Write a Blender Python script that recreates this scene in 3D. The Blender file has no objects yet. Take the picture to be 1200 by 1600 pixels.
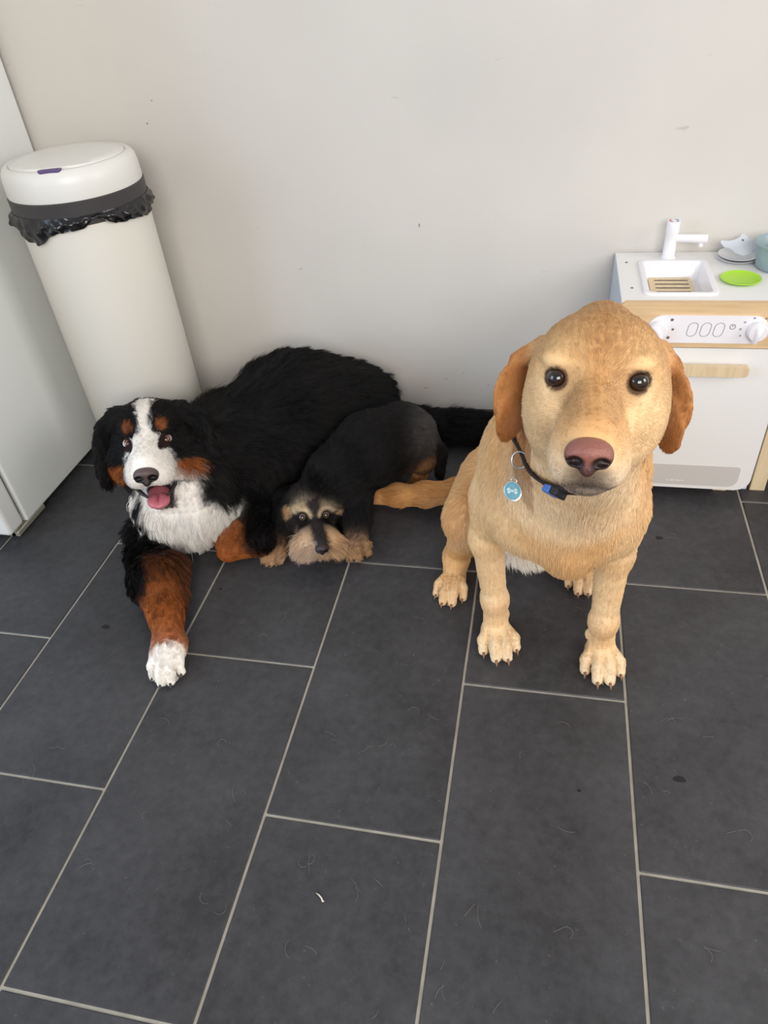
import bpy, bmesh, math, random
import numpy as np

random.seed(7)
rng = np.random.default_rng(7)
scene = bpy.context.scene
COL = scene.collection

# ------------------------------------------------------------------ camera
CAM_F, PITCH, YAW, ROLL, CAM_H = 1119.18, 0.6849, 0.2612, -0.1031, 1.1397   # focal length in pixels of a 1200x1600 frame


def ray(px, py):
    x = (px - 600) / CAM_F
    y = -(py - 800) / CAM_F
    c, s = math.cos(ROLL), math.sin(ROLL)
    x, y = c * x - s * y, s * x + c * y
    cp, sp = math.cos(PITCH), math.sin(PITCH)
    dy, dz, dx = cp + sp * y, -sp + cp * y, x
    c, s = math.cos(YAW), math.sin(YAW)
    return np.array([c * dx - s * dy, s * dx + c * dy, dz])


CAM = np.array([0.0, 0.0, CAM_H])
C_F = ray(600, 800)
C_R = ray(600 + CAM_F, 800) - C_F
C_U = ray(600, 800 - CAM_F) - C_F
cam_data = bpy.data.cameras.new('camera')
cam = bpy.data.objects.new('camera', cam_data)
COL.objects.link(cam)
from mathutils import Matrix, Vector
cam.matrix_world = Matrix(((C_R[0], C_U[0], -C_F[0], 0), (C_R[1], C_U[1], -C_F[1], 0),
                           (C_R[2], C_U[2], -C_F[2], CAM_H), (0, 0, 0, 1)))
cam_data.sensor_fit = 'VERTICAL'
cam_data.sensor_height = 36.0
cam_data.sensor_width = 27.0
cam_data.lens = 36.0 * CAM_F / 1600.0
cam_data.clip_start = 0.02
scene.camera = cam

# ------------------------------------------------------------------ light
world = bpy.data.worlds.new('world')
scene.world = world
world.use_nodes = True
wb = world.node_tree.nodes['Background']
wb.inputs[0].default_value = (0.92, 0.95, 1.0, 1)
wb.inputs[1].default_value = 0.36


def area_light(name, loc, target, size, size_y, power, color):
    ld = bpy.data.lights.new(name, 'AREA')
    ld.shape = 'RECTANGLE'
    ld.size, ld.size_y = size, size_y
    ld.energy = power
    ld.color = color
    o = bpy.data.objects.new(name, ld)
    o.location = loc
    o.rotation_euler = (Vector(target) - Vector(loc)).to_track_quat('-Z', 'Y').to_euler()
    COL.objects.link(o)
    return o


area_light('window_light_front', (0.8, -2.2, 2.1), (0.0, 1.2, 0.3), 2.2, 1.6, 74, (1.0, 0.955, 0.90))
area_light('window_light_side', (-3.0, -0.7, 1.5), (-0.4, 1.0, 0.1), 1.6, 1.8, 34, (0.56, 0.76, 1.0))
area_light('window_light_right', (2.9, 0.3, 1.9), (-0.6, 1.2, 0.5), 1.4, 1.4, 32, (1.0, 0.97, 0.93))
scene.view_settings.view_transform = 'Standard'
scene.view_settings.look = 'None'
scene.view_settings.gamma = 1.0
scene.view_settings.use_curve_mapping = False
scene.view_settings.exposure = 0.46

# ------------------------------------------------------------------ helpers


def lin(r, g, b):
    def f(c):
        c /= 255.0
        return c / 12.92 if c <= 0.04045 else ((c + 0.055) / 1.055) ** 2.4
    return (f(r), f(g), f(b))


def at_y(px, py, Y):
    d = ray(px, py)
    return CAM + d * (Y / d[1])


def at_z(px, py, Z):
    d = ray(px, py)
    return CAM + d * ((Z - CAM_H) / d[2])


def tag(o, label=None, cat=None, group=None, kind=None):
    if label: o['label'] = label
    if cat: o['category'] = cat
    if group: o['group'] = group
    if kind: o['kind'] = kind
    return o


def empty(name, loc, label=None, cat=None, group=None):
    o = bpy.data.objects.new(name, None)
    o.empty_display_size = 0.05
    o.location = loc
    COL.objects.link(o)
    return tag(o, label, cat, group)


def link(name, me, mat, parent=None, smooth=False, loc=(0, 0, 0)):
    o = bpy.data.objects.new(name, me)
    COL.objects.link(o)
    if mat is not None:
        me.materials.clear()
        me.materials.append(mat)
    o.location = loc
    if parent is not None:
        o.parent = parent
    if smooth:
        me.polygons.foreach_set('use_smooth', [True] * len(me.polygons))
    return o


def mesh_obj(name, verts, faces, mat, parent=None, smooth=True, origin=None, cols=None):
    """verts in world space; stored relative to the root (parent chain) origin."""
    v = np.asarray(verts, float)
    if origin is not None:
        v = v - np.asarray(origin, float)
    me = bpy.data.meshes.new(name)
    me.from_pydata([tuple(p) for p in v], [], [tuple(int(i) for i in f) for f in faces])
    me.update()
    if cols is not None:
        set_cols(me, cols)
    return link(name, me, mat, parent, smooth)


def set_cols(me, cols):
    a = me.attributes.new('Col', 'FLOAT_COLOR', 'POINT')
    c = np.ones((len(me.vertices), 4), np.float32)
    c[:, :3] = cols
    a.data.foreach_set('color', c.ravel())


def bm_mesh(name, bm):
    me = bpy.data.meshes.new(name)
    bmesh.ops.recalc_face_normals(bm, faces=bm.faces)
    bm.to_mesh(me)
    bm.free()
    return me


def add_box(bm, lo, hi, bevel=0.0, seg=2):
    r = bmesh.ops.create_cube(bm, size=1.0)
    vs = r['verts']
    for v in vs:
        v.co = Vector(((lo[i] + hi[i]) / 2 + v.co[i] * (hi[i] - lo[i]) for i in range(3)))
    if bevel > 0:
        es = list({e for v in vs for e in v.link_edges})
        bmesh.ops.bevel(bm, geom=es, offset=bevel, segments=seg, profile=0.5, affect='EDGES')


def box_obj(name, lo, hi, mat, parent=None, bevel=0.0, origin=(0, 0, 0), seg=2):
    bm = bmesh.new()
    o3 = origin
    add_box(bm, [lo[i] - o3[i] for i in range(3)], [hi[i] - o3[i] for i in range(3)], bevel, seg)
    return link(name, bm_mesh(name, bm), mat, parent, smooth=False)


def lathe(profile, n=48, close=False):
    """profile: list of (r, z) from bottom to top, about the local z axis."""
    V, F = [], []
    for r, z in profile:
        for i in range(n):
            a = 2 * math.pi * i / n
            V.append((r * math.cos(a), r * math.sin(a), z))
    m = len(profile)
    for j in range(m - 1):
        for i in range(n):
            i2 = (i + 1) % n
            F.append((j * n + i, j * n + i2, (j + 1) * n + i2, (j + 1) * n + i))
    if profile[0][0] > 1e-6 and not close:
        F.append(tuple(range(n - 1, -1, -1)))
    if profile[-1][0] > 1e-6 and not close:
        F.append(tuple((m - 1) * n + i for i in range(n)))
    if close:
        for i in range(n):
            i2 = (i + 1) % n
            F.append(((m - 1) * n + i, (m - 1) * n + i2, i2, i))
    return V, F


def smooth_by_angle(o, ang=40):
    me = o.data
    me.polygons.foreach_set('use_smooth', [True] * len(me.polygons))
    try:
        me.set_sharp_from_angle(angle=math.radians(ang))
    except Exception:
        pass
    return o


def tube(points, radii, n=8, cap=True):
    P = [np.asarray(p, float) for p in points]
    V, F = [], []
    ref = np.array([0.13, 0.27, 0.95])
    for k, p in enumerate(P):
        t = P[min(k + 1, len(P) - 1)] - P[max(k - 1, 0)]
        t /= np.linalg.norm(t) + 1e-12
        u = np.cross(ref, t)
        if np.linalg.norm(u) < 1e-3:
            u = np.cross(np.array([1.0, 0, 0]), t)
        u /= np.linalg.norm(u)
        w = np.cross(t, u)
        for i in range(n):
            a = 2 * math.pi * i / n
            V.append(p + radii[k] * (math.cos(a) * u + math.sin(a) * w))
    for k in range(len(P) - 1):
        for i in range(n):
            i2 = (i + 1) % n
            F.append((k * n + i, k * n + i2, (k + 1) * n + i2, (k + 1) * n + i))
    if cap:
        F.append(tuple(range(n - 1, -1, -1)))
        F.append(tuple((len(P) - 1) * n + i for i in range(n)))
    return V, F


def rounded_rect(w, h, r, seg=6):
    """outline points, centred, counter-clockwise; r may be a 4-tuple (tr, tl, bl, br)."""
    rr = r if isinstance(r, (tuple, list)) else (r, r, r, r)
    pts = []
    for (sx, sy, a0), q in zip(((1, 1, 0), (-1, 1, 90), (-1, -1, 180), (1, -1, 270)), rr):
        cx, cy = sx * (w / 2 - q), sy * (h / 2 - q)
        for i in range(seg + 1):
            a = math.radians(a0 + 90 * i / seg)
            pts.append((cx + q * math.cos(a), cy + q * math.sin(a)))
    return pts


def prism_xz(pts, y0, y1, cx, cz, bevel=0.0):
    """outline in the XZ plane extruded from y0 (front) to y1."""
    bm = bmesh.new()
    a = [bm.verts.new((cx + x, y0, cz + z)) for x, z in pts]
    b = [bm.verts.new((cx + x, y1, cz + z)) for x, z in pts]
    ff = bm.faces.new(a)
    bm.faces.new(list(reversed(b)))
    n = len(pts)
    for i in range(n):
        bm.faces.new((a[i], b[i], b[(i + 1) % n], a[(i + 1) % n]))
    if bevel:
        bmesh.ops.bevel(bm, geom=list(ff.edges), offset=bevel, segments=2, profile=0.5, affect='EDGES')
    return bm

# ------------------------------------------------------------------ materials


def new_mat(name):
    m = bpy.data.materials.new(name)
    m.use_nodes = True
    nt = m.node_tree
    return m, nt, nt.nodes['Principled BSDF']


def flat(name, rgb, rough=0.5, spec=0.5, metal=0.0, noise=0.0, scale=30.0, bump=0.0, coat=0.0, emit=None):
    m, nt, b = new_mat(name)
    b.inputs['Roughness'].default_value = rough
    b.inputs['Specular IOR Level'].default_value = spec
    b.inputs['Metallic'].default_value = metal
    b.inputs['Coat Weight'].default_value = coat
    if noise > 0 or bump > 0:
        tc = nt.nodes.new('ShaderNodeTexCoord')
        nz = nt.nodes.new('ShaderNodeTexNoise')
        nz.inputs['Scale'].default_value = scale
        nz.inputs['Detail'].default_value = 5
        nt.links.new(tc.outputs['Object'], nz.inputs['Vector'])
        ramp = nt.nodes.new('ShaderNodeValToRGB')
        ramp.color_ramp.elements[0].position = 0.3
        ramp.color_ramp.elements[1].position = 0.7
        ramp.color_ramp.elements[0].color = (*[c * (1 - noise) for c in rgb], 1)
        ramp.color_ramp.elements[1].color = (*[min(1, c * (1 + noise)) for c in rgb], 1)
        nt.links.new(nz.outputs['Fac'], ramp.inputs[0])
        nt.links.new(ramp.outputs[0], b.inputs['Base Color'])
        if bump > 0:
            bp = nt.nodes.new('ShaderNodeBump')
            bp.inputs['Strength'].default_value = bump
            bp.inputs['Distance'].default_value = 0.002
            nt.links.new(nz.outputs['Fac'], bp.inputs['Height'])
            nt.links.new(bp.outputs[0], b.inputs['Normal'])
    else:
        b.inputs['Base Color'].default_value = (*rgb, 1)
    return m


def attr_mat(name, rough, spec=0.4, noise=0.0, scale=60.0, coat=0.0, bump=0.0):
    m, nt, b = new_mat(name)
    at = nt.nodes.new('ShaderNodeAttribute')
    at.attribute_name = 'Col'
    b.inputs['Roughness'].default_value = rough
    b.inputs['Specular IOR Level'].default_value = spec
    b.inputs['Coat Weight'].default_value = coat
    b.inputs['Coat Roughness'].default_value = 0.05
    if noise > 0 or bump > 0:
        tc = nt.nodes.new('ShaderNodeTexCoord')
        nz = nt.nodes.new('ShaderNodeTexNoise')
        nz.inputs['Scale'].default_value = scale
        nz.inputs['Detail'].default_value = 4
        nt.links.new(tc.outputs['Object'], nz.inputs['Vector'])
        mr = nt.nodes.new('ShaderNodeMapRange')
        mr.inputs[3].default_value = 1 - noise
        mr.inputs[4].default_value = 1 + noise
        nt.links.new(nz.outputs['Fac'], mr.inputs[0])
        mx = nt.nodes.new('ShaderNodeVectorMath')
        mx.operation = 'SCALE'
        nt.links.new(at.outputs['Color'], mx.inputs[0])
        nt.links.new(mr.outputs[0], mx.inputs['Scale'])
        nt.links.new(mx.outputs[0], b.inputs['Base Color'])
        if bump > 0:
            bp = nt.nodes.new('ShaderNodeBump')
            bp.inputs['Strength'].default_value = bump
            bp.inputs['Distance'].default_value = 0.003
            nt.links.new(nz.outputs['Fac'], bp.inputs['Height'])
            nt.links.new(bp.outputs[0], b.inputs['Normal'])
    else:
        nt.links.new(at.outputs['Color'], b.inputs['Base Color'])
    return m


def wood_mat(name, base, dark, rough=0.5, axis=(40, 3, 40)):
    m, nt, b = new_mat(name)
    tc = nt.nodes.new('ShaderNodeTexCoord')
    mp = nt.nodes.new('ShaderNodeMapping')
    mp.inputs['Scale'].default_value = axis
    nz = nt.nodes.new('ShaderNodeTexNoise')
    nz.inputs['Scale'].default_value = 2.0
    nz.inputs['Detail'].default_value = 6
    nz.inputs['Distortion'].default_value = 0.6
    ramp = nt.nodes.new('ShaderNodeValToRGB')
    ramp.color_ramp.elements[0].color = (*dark, 1)
    ramp.color_ramp.elements[1].color = (*base, 1)
    ramp.color_ramp.elements[0].position = 0.25
    ramp.color_ramp.elements[1].position = 0.65
    nt.links.new(tc.outputs['Object'], mp.inputs[0])
    nt.links.new(mp.outputs[0], nz.inputs['Vector'])
    nt.links.new(nz.outputs['Fac'], ramp.inputs[0])
    nt.links.new(ramp.outputs[0], b.inputs['Base Color'])
    b.inputs['Roughness'].default_value = rough
    return m


def wall_mat():
    m, nt, b = new_mat('painted_plaster')
    tc = nt.nodes.new('ShaderNodeTexCoord')
    n1 = nt.nodes.new('ShaderNodeTexNoise')
    n1.inputs['Scale'].default_value = 2.2
    n1.inputs['Detail'].default_value = 5
    r1 = nt.nodes.new('ShaderNodeValToRGB')
    r1.color_ramp.elements[0].position = 0.3
    r1.color_ramp.elements[0].color = (*lin(205, 200, 193), 1)
    r1.color_ramp.elements[1].position = 0.7
    r1.color_ramp.elements[1].color = (*lin(214, 209, 201), 1)
    # sparse scuffs and specks
    mp = nt.nodes.new('ShaderNodeMapping')
    mp.inputs['Scale'].default_value = (1.0, 1.0, 3.2)
    n2 = nt.nodes.new('ShaderNodeTexNoise')
    n2.inputs['Scale'].default_value = 14
    n2.inputs['Detail'].default_value = 3
    n2.inputs['Roughness'].default_value = 0.6
    r2 = nt.nodes.new('ShaderNodeValToRGB')
    r2.color_ramp.elements[0].position = 0.735
    r2.color_ramp.elements[0].color = (0, 0, 0, 1)
    r2.color_ramp.elements[1].position = 0.79
    r2.color_ramp.elements[1].color = (0.4, 0.4, 0.4, 1)
    mix = nt.nodes.new('ShaderNodeMix')
    mix.data_type = 'RGBA'
    mix.inputs[7].default_value = (*lin(165, 158, 152), 1)
    n3 = nt.nodes.new('ShaderNodeTexNoise')
    n3.inputs['Scale'].default_value = 160
    n3.inputs['Detail'].default_value = 3
    bp = nt.nodes.new('ShaderNodeBump')
    bp.inputs['Strength'].default_value = 0.12
    bp.inputs['Distance'].default_value = 0.002
    L = nt.links.new
    L(tc.outputs['Object'], n1.inputs['Vector'])
    L(tc.outputs['Object'], mp.inputs[0])
    L(mp.outputs[0], n2.inputs['Vector'])
    L(tc.outputs['Object'], n3.inputs['Vector'])
    L(n1.outputs['Fac'], r1.inputs[0])
    L(n2.outputs['Fac'], r2.inputs[0])
    L(r2.outputs[0], mix.inputs[0])
    L(r1.outputs[0], mix.inputs[6])
    L(mix.outputs[2], b.inputs['Base Color'])
    L(n3.outputs['Fac'], bp.inputs['Height'])
    L(bp.outputs[0], b.inputs['Normal'])
    b.inputs['Roughness'].default_value = 0.75
    b.inputs['Specular IOR Level'].default_value = 0.25
    return m


def tile_mat():
    m, nt, b = new_mat('slate_tile')
    L = nt.links.new
    geo = nt.nodes.new('ShaderNodeNewGeometry')
    oi = nt.nodes.new('ShaderNodeObjectInfo')
    n1 = nt.nodes.new('ShaderNodeTexNoise')
    n1.inputs['Scale'].default_value = 5
    n1.inputs['Detail'].default_value = 8
    n1.inputs['Roughness'].default_value = 0.65
    off = nt.nodes.new('ShaderNodeVectorMath')
    off.operation = 'ADD'
    L(geo.outputs['Position'], off.inputs[0])
    sc = nt.nodes.new('ShaderNodeMath')
    sc.operation = 'MULTIPLY'
    sc.inputs[1].default_value = 37.0
    L(oi.outputs['Random'], sc.inputs[0])
    L(sc.outputs[0], off.inputs[1])
    L(off.outputs[0], n1.inputs['Vector'])
    r1 = nt.nodes.new('ShaderNodeValToRGB')
    r1.color_ramp.elements[0].position = 0.36
    r1.color_ramp.elements[0].color = (*lin(47, 46, 48), 1)
    r1.color_ramp.elements[1].position = 0.66
    r1.color_ramp.elements[1].color = (*lin(72, 71, 73), 1)
    n4 = nt.nodes.new('ShaderNodeTexNoise')
    n4.inputs['Scale'].default_value = 55
    n4.inputs['Detail'].default_value = 7
    n4.inputs['Roughness'].default_value = 0.7
    L(off.outputs[0], n4.inputs['Vector'])
    av = nt.nodes.new('ShaderNodeMix')
    av.data_type = 'FLOAT'
    av.inputs[0].default_value = 0.45
    L(n1.outputs['Fac'], av.inputs[2])
    L(n4.outputs['Fac'], av.inputs[3])
    L(av.outputs[0], r1.inputs[0])
    # dust specks
    n2 = nt.nodes.new('ShaderNodeTexNoise')
    n2.inputs['Scale'].default_value = 150
    n2.inputs['Detail'].default_value = 2
    L(off.outputs[0], n2.inputs['Vector'])
    r2 = nt.nodes.new('ShaderNodeValToRGB')
    r2.color_ramp.elements[0].position = 0.70
    r2.color_ramp.elements[0].color = (0, 0, 0, 1)
    r2.color_ramp.elements[1].position = 0.80
    r2.color_ramp.elements[1].color = (0.35, 0.35, 0.35, 1)
    L(n2.outputs['Fac'], r2.inputs[0])
    mix = nt.nodes.new('ShaderNodeMix')
    mix.data_type = 'RGBA'
    mix.inputs[7].default_value = (*lin(125, 122, 120), 1)
    L(r2.outputs[0], mix.inputs[0])
    L(r1.outputs[0], mix.inputs[6])
    L(mix.outputs[2], b.inputs['Base Color'])
    rr = nt.nodes.new('ShaderNodeMapRange')
    rr.inputs[3].default_value = 0.42
    rr.inputs[4].default_value = 0.6
    L(n1.outputs['Fac'], rr.inputs[0])
    L(rr.outputs[0], b.inputs['Roughness'])
    b.inputs['Specular IOR Level'].default_value = 0.42
    n3 = nt.nodes.new('ShaderNodeTexNoise')
    n3.inputs['Scale'].default_value = 60
    n3.inputs['Detail'].default_value = 6
    L(off.outputs[0], n3.inputs['Vector'])
    bp = nt.nodes.new('ShaderNodeBump')
    bp.inputs['Strength'].default_value = 0.15
    bp.inputs['Distance'].default_value = 0.002
    L(n3.outputs['Fac'], bp.inputs['Height'])
    L(bp.outputs[0], b.inputs['Normal'])
    return m


M_WALL = wall_mat()
M_TILE = tile_mat()
M_GROUT = flat('grout', lin(162, 156, 145), 0.9, 0.1, noise=0.15, scale=25)
M_SKIRT = flat('skirting_tile', lin(50, 48, 48), 0.5, 0.4, noise=0.12, scale=12)
M_FRIDGE = flat('fridge_enamel', lin(224, 226, 223), 0.42, 0.4, bump=0.05, scale=220)
M_FRIDGE_DOOR = flat('fridge_door_enamel', lin(222, 222, 219), 0.35, 0.45)
M_GASKET = flat('fridge_gasket', lin(120, 120, 118), 0.7)
M_BLACK = flat('black_plastic', lin(28, 27, 29), 0.45)
M_METAL = flat('bracket_metal', lin(190, 188, 170), 0.35, 0.5, metal=0.6)
M_BIN = flat('bin_cream_paint', lin(226, 222, 212), 0.38, 0.4)
M_BINLID = flat('bin_lid_plastic', lin(228, 226, 220), 0.35, 0.45)
M_BAND = flat('bin_band_plastic', lin(62, 59, 60), 0.45, 0.4)
M_BAG = flat('bin_bag', lin(22, 21, 23), 0.22, 0.6)
M_PURPLE = flat('purple_button', lin(84, 62, 118), 0.3)
M_KWHITE = flat('kitchen_white_lacquer', lin(232, 230, 227), 0.4, 0.4)
M_KSIDE = flat('kitchen_side_daylit', lin(205, 211, 220), 0.45, 0.4)  # white lacquer with the blue cast of daylight painted into its colour
M_KPLASTIC = flat('kitchen_white_plastic', lin(236, 233, 236), 0.28, 0.5)
M_KGREY = flat('kitchen_grey_window', lin(203, 197, 192), 0.35, 0.5)
M_WOOD = wood_mat('beech_wood', lin(222, 192, 150), lin(206, 172, 128), 0.5, (4, 30, 60))
M_WOODP = wood_mat('pale_birch', lin(222, 201, 166), lin(208, 184, 146), 0.5, (40, 40, 4))
M_SLIT = flat('slit_dark', lin(70, 52, 42), 0.8)
M_PRINT = flat('print_grey', lin(110, 108, 110), 0.6)
M_PRINTL = flat('print_pale', lin(226, 224, 222), 0.5)
M_RED = flat('tap_red', lin(214, 92, 104), 0.4)
M_BLUE = flat('tap_blue', lin(92, 150, 190), 0.4)
M_GREEN = flat('green_plastic', lin(166, 214, 44), 0.3, 0.5)
M_PLATE = flat('white_plate', lin(226, 226, 228), 0.3, 0.5)
M_POT = flat('pot_bluegrey', lin(142, 160, 166), 0.32, 0.5)
M_SPAT = flat('grey_white_plastic', lin(205, 208, 216), 0.35, 0.5)
M_PINK = flat('pink_cloth', lin(196, 150, 166), 0.9, 0.1)
M_STEEL = flat('steel', lin(190, 188, 186), 0.28, 0.5, metal=1.0)
M_OLDTAG = flat('worn_tag', lin(128, 120, 112), 0.45, 0.5, metal=0.6)
M_TAG = flat('tag_teal', lin(70, 138, 156), 0.25, 0.5, noise=0.15, scale=180)
M_TAGP = flat('tag_pale', lin(176, 206, 210), 0.3)
M_COLLAR = flat('collar_dark', lin(52, 46, 46), 0.8, 0.2)
M_COLLARB = flat('collar_blue', lin(66, 112, 190), 0.4)
M_SCRAP = flat('scrap_offwhite', lin(215, 205, 190), 0.8)

# ------------------------------------------------------------------ room
WALL_Y = 1.76
wall = box_obj('wall_back', (-2.6, WALL_Y, -0.05), (2.4, WALL_Y + 0.12, 2.5), M_WALL)
tag(wall, 'off-white painted plaster wall behind the dogs', 'wall', kind='structure')

floor = box_obj('floor', (-2.6, -1.2, -0.06), (2.4, WALL_Y, -0.0025), M_GROUT)
tag(floor, 'dark slate-look floor tiles laid in half bond with pale grout', 'floor', kind='structure')
TX0, TW, TL, GAP = -1.0059, 0.3, 0.6212, 0.0052
mesh_cache = {}


def tile_mesh(w, l):
    key = (round(w, 4), round(l, 4))
    if key not in mesh_cache:
        bm = bmesh.new()
        add_box(bm, (-w / 2, -l / 2, -0.010), (w / 2, l / 2, 0.0), 0.0012, 1)
        me = bm_mesh('tile', bm)
        me.materials.append(M_TILE)
        mesh_cache[key] = me
    return mesh_cache[key]


for k in range(-5, 11):
    base = 1.162 if k % 2 == 0 else 0.8525
    n0 = math.floor((-1.1 - base) / TL)
    for n in range(n0, 4):
        y0, y1 = base + n * TL, base + (n + 1) * TL
        y1c = min(y1, WALL_Y - 0.002 + GAP / 2)
        if y1c - y0 < 0.03:
            continue
        w, l = TW - GAP, y1c - y0 - GAP
        o = bpy.data.objects.new('tile', tile_mesh(w, l))
        COL.objects.link(o)
        o.parent = floor
        o.location = (TX0 + TW * (k + 0.5), (y0 + y1c) / 2, random.uniform(-0.0003, 0.0003))

bm = bmesh.new()
add_box(bm, (-2.58, WALL_Y - 0.011, 0.0005), (2.38, WALL_Y - 0.0005, 0.058), 0.0025, 2)
sk = link('baseboard_back', bm_mesh('baseboard_back', bm), M_SKIRT)
tag(sk, 'low dark tile skirting along the foot of the white wall', 'baseboard', kind='structure')

# small scuffs on the wall and dried drops on the tiles
M_SCUFF = flat('scuff', lin(150, 143, 138), 0.9, 0.1)
M_DROP = flat('dried_drop', lin(34, 33, 35), 0.5, 0.3)


def spot(name, c, ax_u, ax_v, ru, rv, mat, parent):
    c, u, v = np.asarray(c, float), np.asarray(ax_u, float), np.asarray(ax_v, float)
    V = [c + u * ru * math.cos(t) * (1 + 0.18 * math.sin(3 * t + ru * 999)) + v * rv * math.sin(t) * (1 + 0.15 * math.cos(2 * t)) for t in np.linspace(0, 2 * math.pi, 17)[:-1]]
    o = mesh_obj(name, V, [tuple(range(16))], mat, parent, False)
    return o


for (px, py, ru, rv) in ((230, 193, 0.0022, 0.0024), (237, 157, 0.0018, 0.0018), (665, 606, 0.008, 0.0012), (697, 592, 0.004, 0.0010), (724, 583, 0.003, 0.0010), (763, 602, 0.003, 0.0012), (655, 352, 0.0015, 0.005), (470, 420, 0.004, 0.001)):
    spot('scuff_mark', at_y(px, py, WALL_Y - 0.0006), (1, 0, 0), (0, 0, 1), ru, rv, M_SCUFF, wall)
for (px, py, ru, rv) in ((165, 979, 0.009, 0.006), (1062, 1217, 0.010, 0.006), (1030, 840, 0.008, 0.006), (345, 920, 0.004, 0.003), (905, 1235, 0.003, 0.003)):
    spot('dried_drop', at_z(px, py, 0.0009), (1, 0, 0), (0, 1, 0), ru, rv, M_DROP, floor)

# ------------------------------------------------------------------ fridge
FX = -1.268
fr = empty('fridge', (FX - 0.3, 1.44, 0), 'tall white fridge with grey-white side at the left edge', 'fridge')
fo = (FX - 0.3, 1.44, 0)
box_obj('cabinet', (FX - 0.60, 1.192, 0.022), (FX, 1.742, 1.72), M_FRIDGE, fr, 0.006, fo, 3)
box_obj('gasket', (FX - 0.585, 1.180, 0.05), (FX - 0.012, 1.193, 1.70), M_GASKET, fr, 0, fo)
d = box_obj('door', (FX - 0.60, 1.122, 0.62), (FX + 0.002, 1.181, 1.72), M_FRIDGE_DOOR, fr, 0.010, fo, 3)
box_obj('handle', (FX - 0.57, 1.09, 0.80), (FX - 0.55, 1.12, 1.20), M_FRIDGE_DOOR, d, 0.006, fo)
d = box_obj('freezer_door', (FX - 0.60, 1.122, 0.03), (FX + 0.002, 1.181, 0.612), M_FRIDGE_DOOR, fr, 0.010, fo, 3)
box_obj('handle', (FX - 0.57, 1.09, 0.35), (FX - 0.55, 1.12, 0.55), M_FRIDGE_DOOR, d, 0.006, fo)
bm = bmesh.new()
add_box(bm, (-0.045, -0.05, 0.006), (-0.004, 0.07, 0.021), 0.002, 1)
add_box(bm, (-0.028, -0.05, 0.006), (-0.012, -0.034, 0.032), 0.002, 1)
o = link('hinge_bracket', bm_mesh('hinge_bracket', bm), M_METAL, fr)
o.location = (FX - fo[0], 1.20 - fo[1], 0)
for fx in (FX - 0.56, FX - 0.04):
    for fy in (1.23, 1.70):
        V, F = lathe([(0.018, 0.0), (0.02, 0.004), (0.012, 0.008), (0.012, 0.024)], 16)
        o = mesh_obj('foot', V, F, M_BLACK, fr, True)
        o.location = (fx - fo[0], fy - fo[1], 0)

# ------------------------------------------------------------------ waste bin
BX, BY, BR = -1.055, 1.552, 0.146
bn = empty('waste_bin', (BX, BY, 0), 'tall cream round waste bin with white lid and black bag edge', 'waste bin')
V, F = lathe([(0.128, 0.0), (0.132, 0.006), (0.136, 0.02), (BR - 0.004, 0.024), (BR, 0.03), (BR, 0.70), (BR - 0.006, 0.702), (BR - 0.006, 0.69)], 96)
smooth_by_angle(mesh_obj('body', V, F, M_BIN, bn))
V, F = lathe([(BR + 0.001, 0.688), (BR + 0.004, 0.690), (BR + 0.0045, 0.737), (BR + 0.001, 0.740), (BR - 0.02, 0.741)], 96)
smooth_by_angle(mesh_obj('band', V, F, M_BAND, bn))
V, F = lathe([(BR - 0.01, 0.736), (BR + 0.001, 0.737), (BR + 0.0025, 0.742), (BR + 0.0015, 0.772), (BR - 0.001, 0.786), (BR - 0.006, 0.794),
              (BR - 0.013, 0.7985), (BR - 0.018, 0.7995), (BR - 0.021, 0.797), (BR - 0.022, 0.790), (0.02, 0.790)], 96)
smooth_by_angle(mesh_obj('lid_ring', V, F, M_BINLID, bn), 60)
# the flap: slightly domed disc with a flattened front edge
nseg = 80
ring_r = []
for i in range(nseg):
    a = 2 * math.pi * i / nseg
    r = BR - 0.0215
    da = (a - math.radians(-75) + math.pi) % (2 * math.pi) - math.pi
    r -= 0.016 * math.exp(-(da / 0.5) ** 2)
    ring_r.append(r)
V, F = [], []
for s, z in ((1.0, 0.788), (1.0, 0.7985), (0.985, 0.8012), (0.8, 0.8035), (0.5, 0.8055), (0.2, 0.8065)):
    for i in range(nseg):
        a = 2 * math.pi * i / nseg
        V.append((ring_r[i] * s * math.cos(a), ring_r[i] * s * math.sin(a), z))
for j in range(5):
    for i in range(nseg):
        i2 = (i + 1) % nseg
        F.append((j * nseg + i, j * nseg + i2, (j + 1) * nseg + i2, (j + 1) * nseg + i))
F.append(tuple(5 * nseg + i for i in range(nseg)))
smooth_by_angle(mesh_obj('flap', V, F, M_BINLID, bn), 50)
# purple push button
pts = rounded_rect(0.050, 0.018, 0.0088, 6)
a = math.radians(-75)
ca, sa = math.cos(a), math.sin(a)
bm = bmesh.new()
lo_, hi_ = [], []
for (u, v) in pts:
    rr_ = BR - 0.0190 + v * 0.95
    x = rr_ * ca - u * sa
    y = rr_ * sa + u * ca
    lo_.append(bm.verts.new((x, y, 0.79)))
    hi_.append(bm.verts.new((x, y, 0.8018 - max(0, v) * 0.35)))
bm.faces.new(hi_)
for i in range(len(pts)):
    j = (i + 1) % len(pts)
    bm.faces.new((lo_[i], lo_[j], hi_[j], hi_[i]))
link('button', bm_mesh('button', bm), M_PURPLE, bn)
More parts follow.
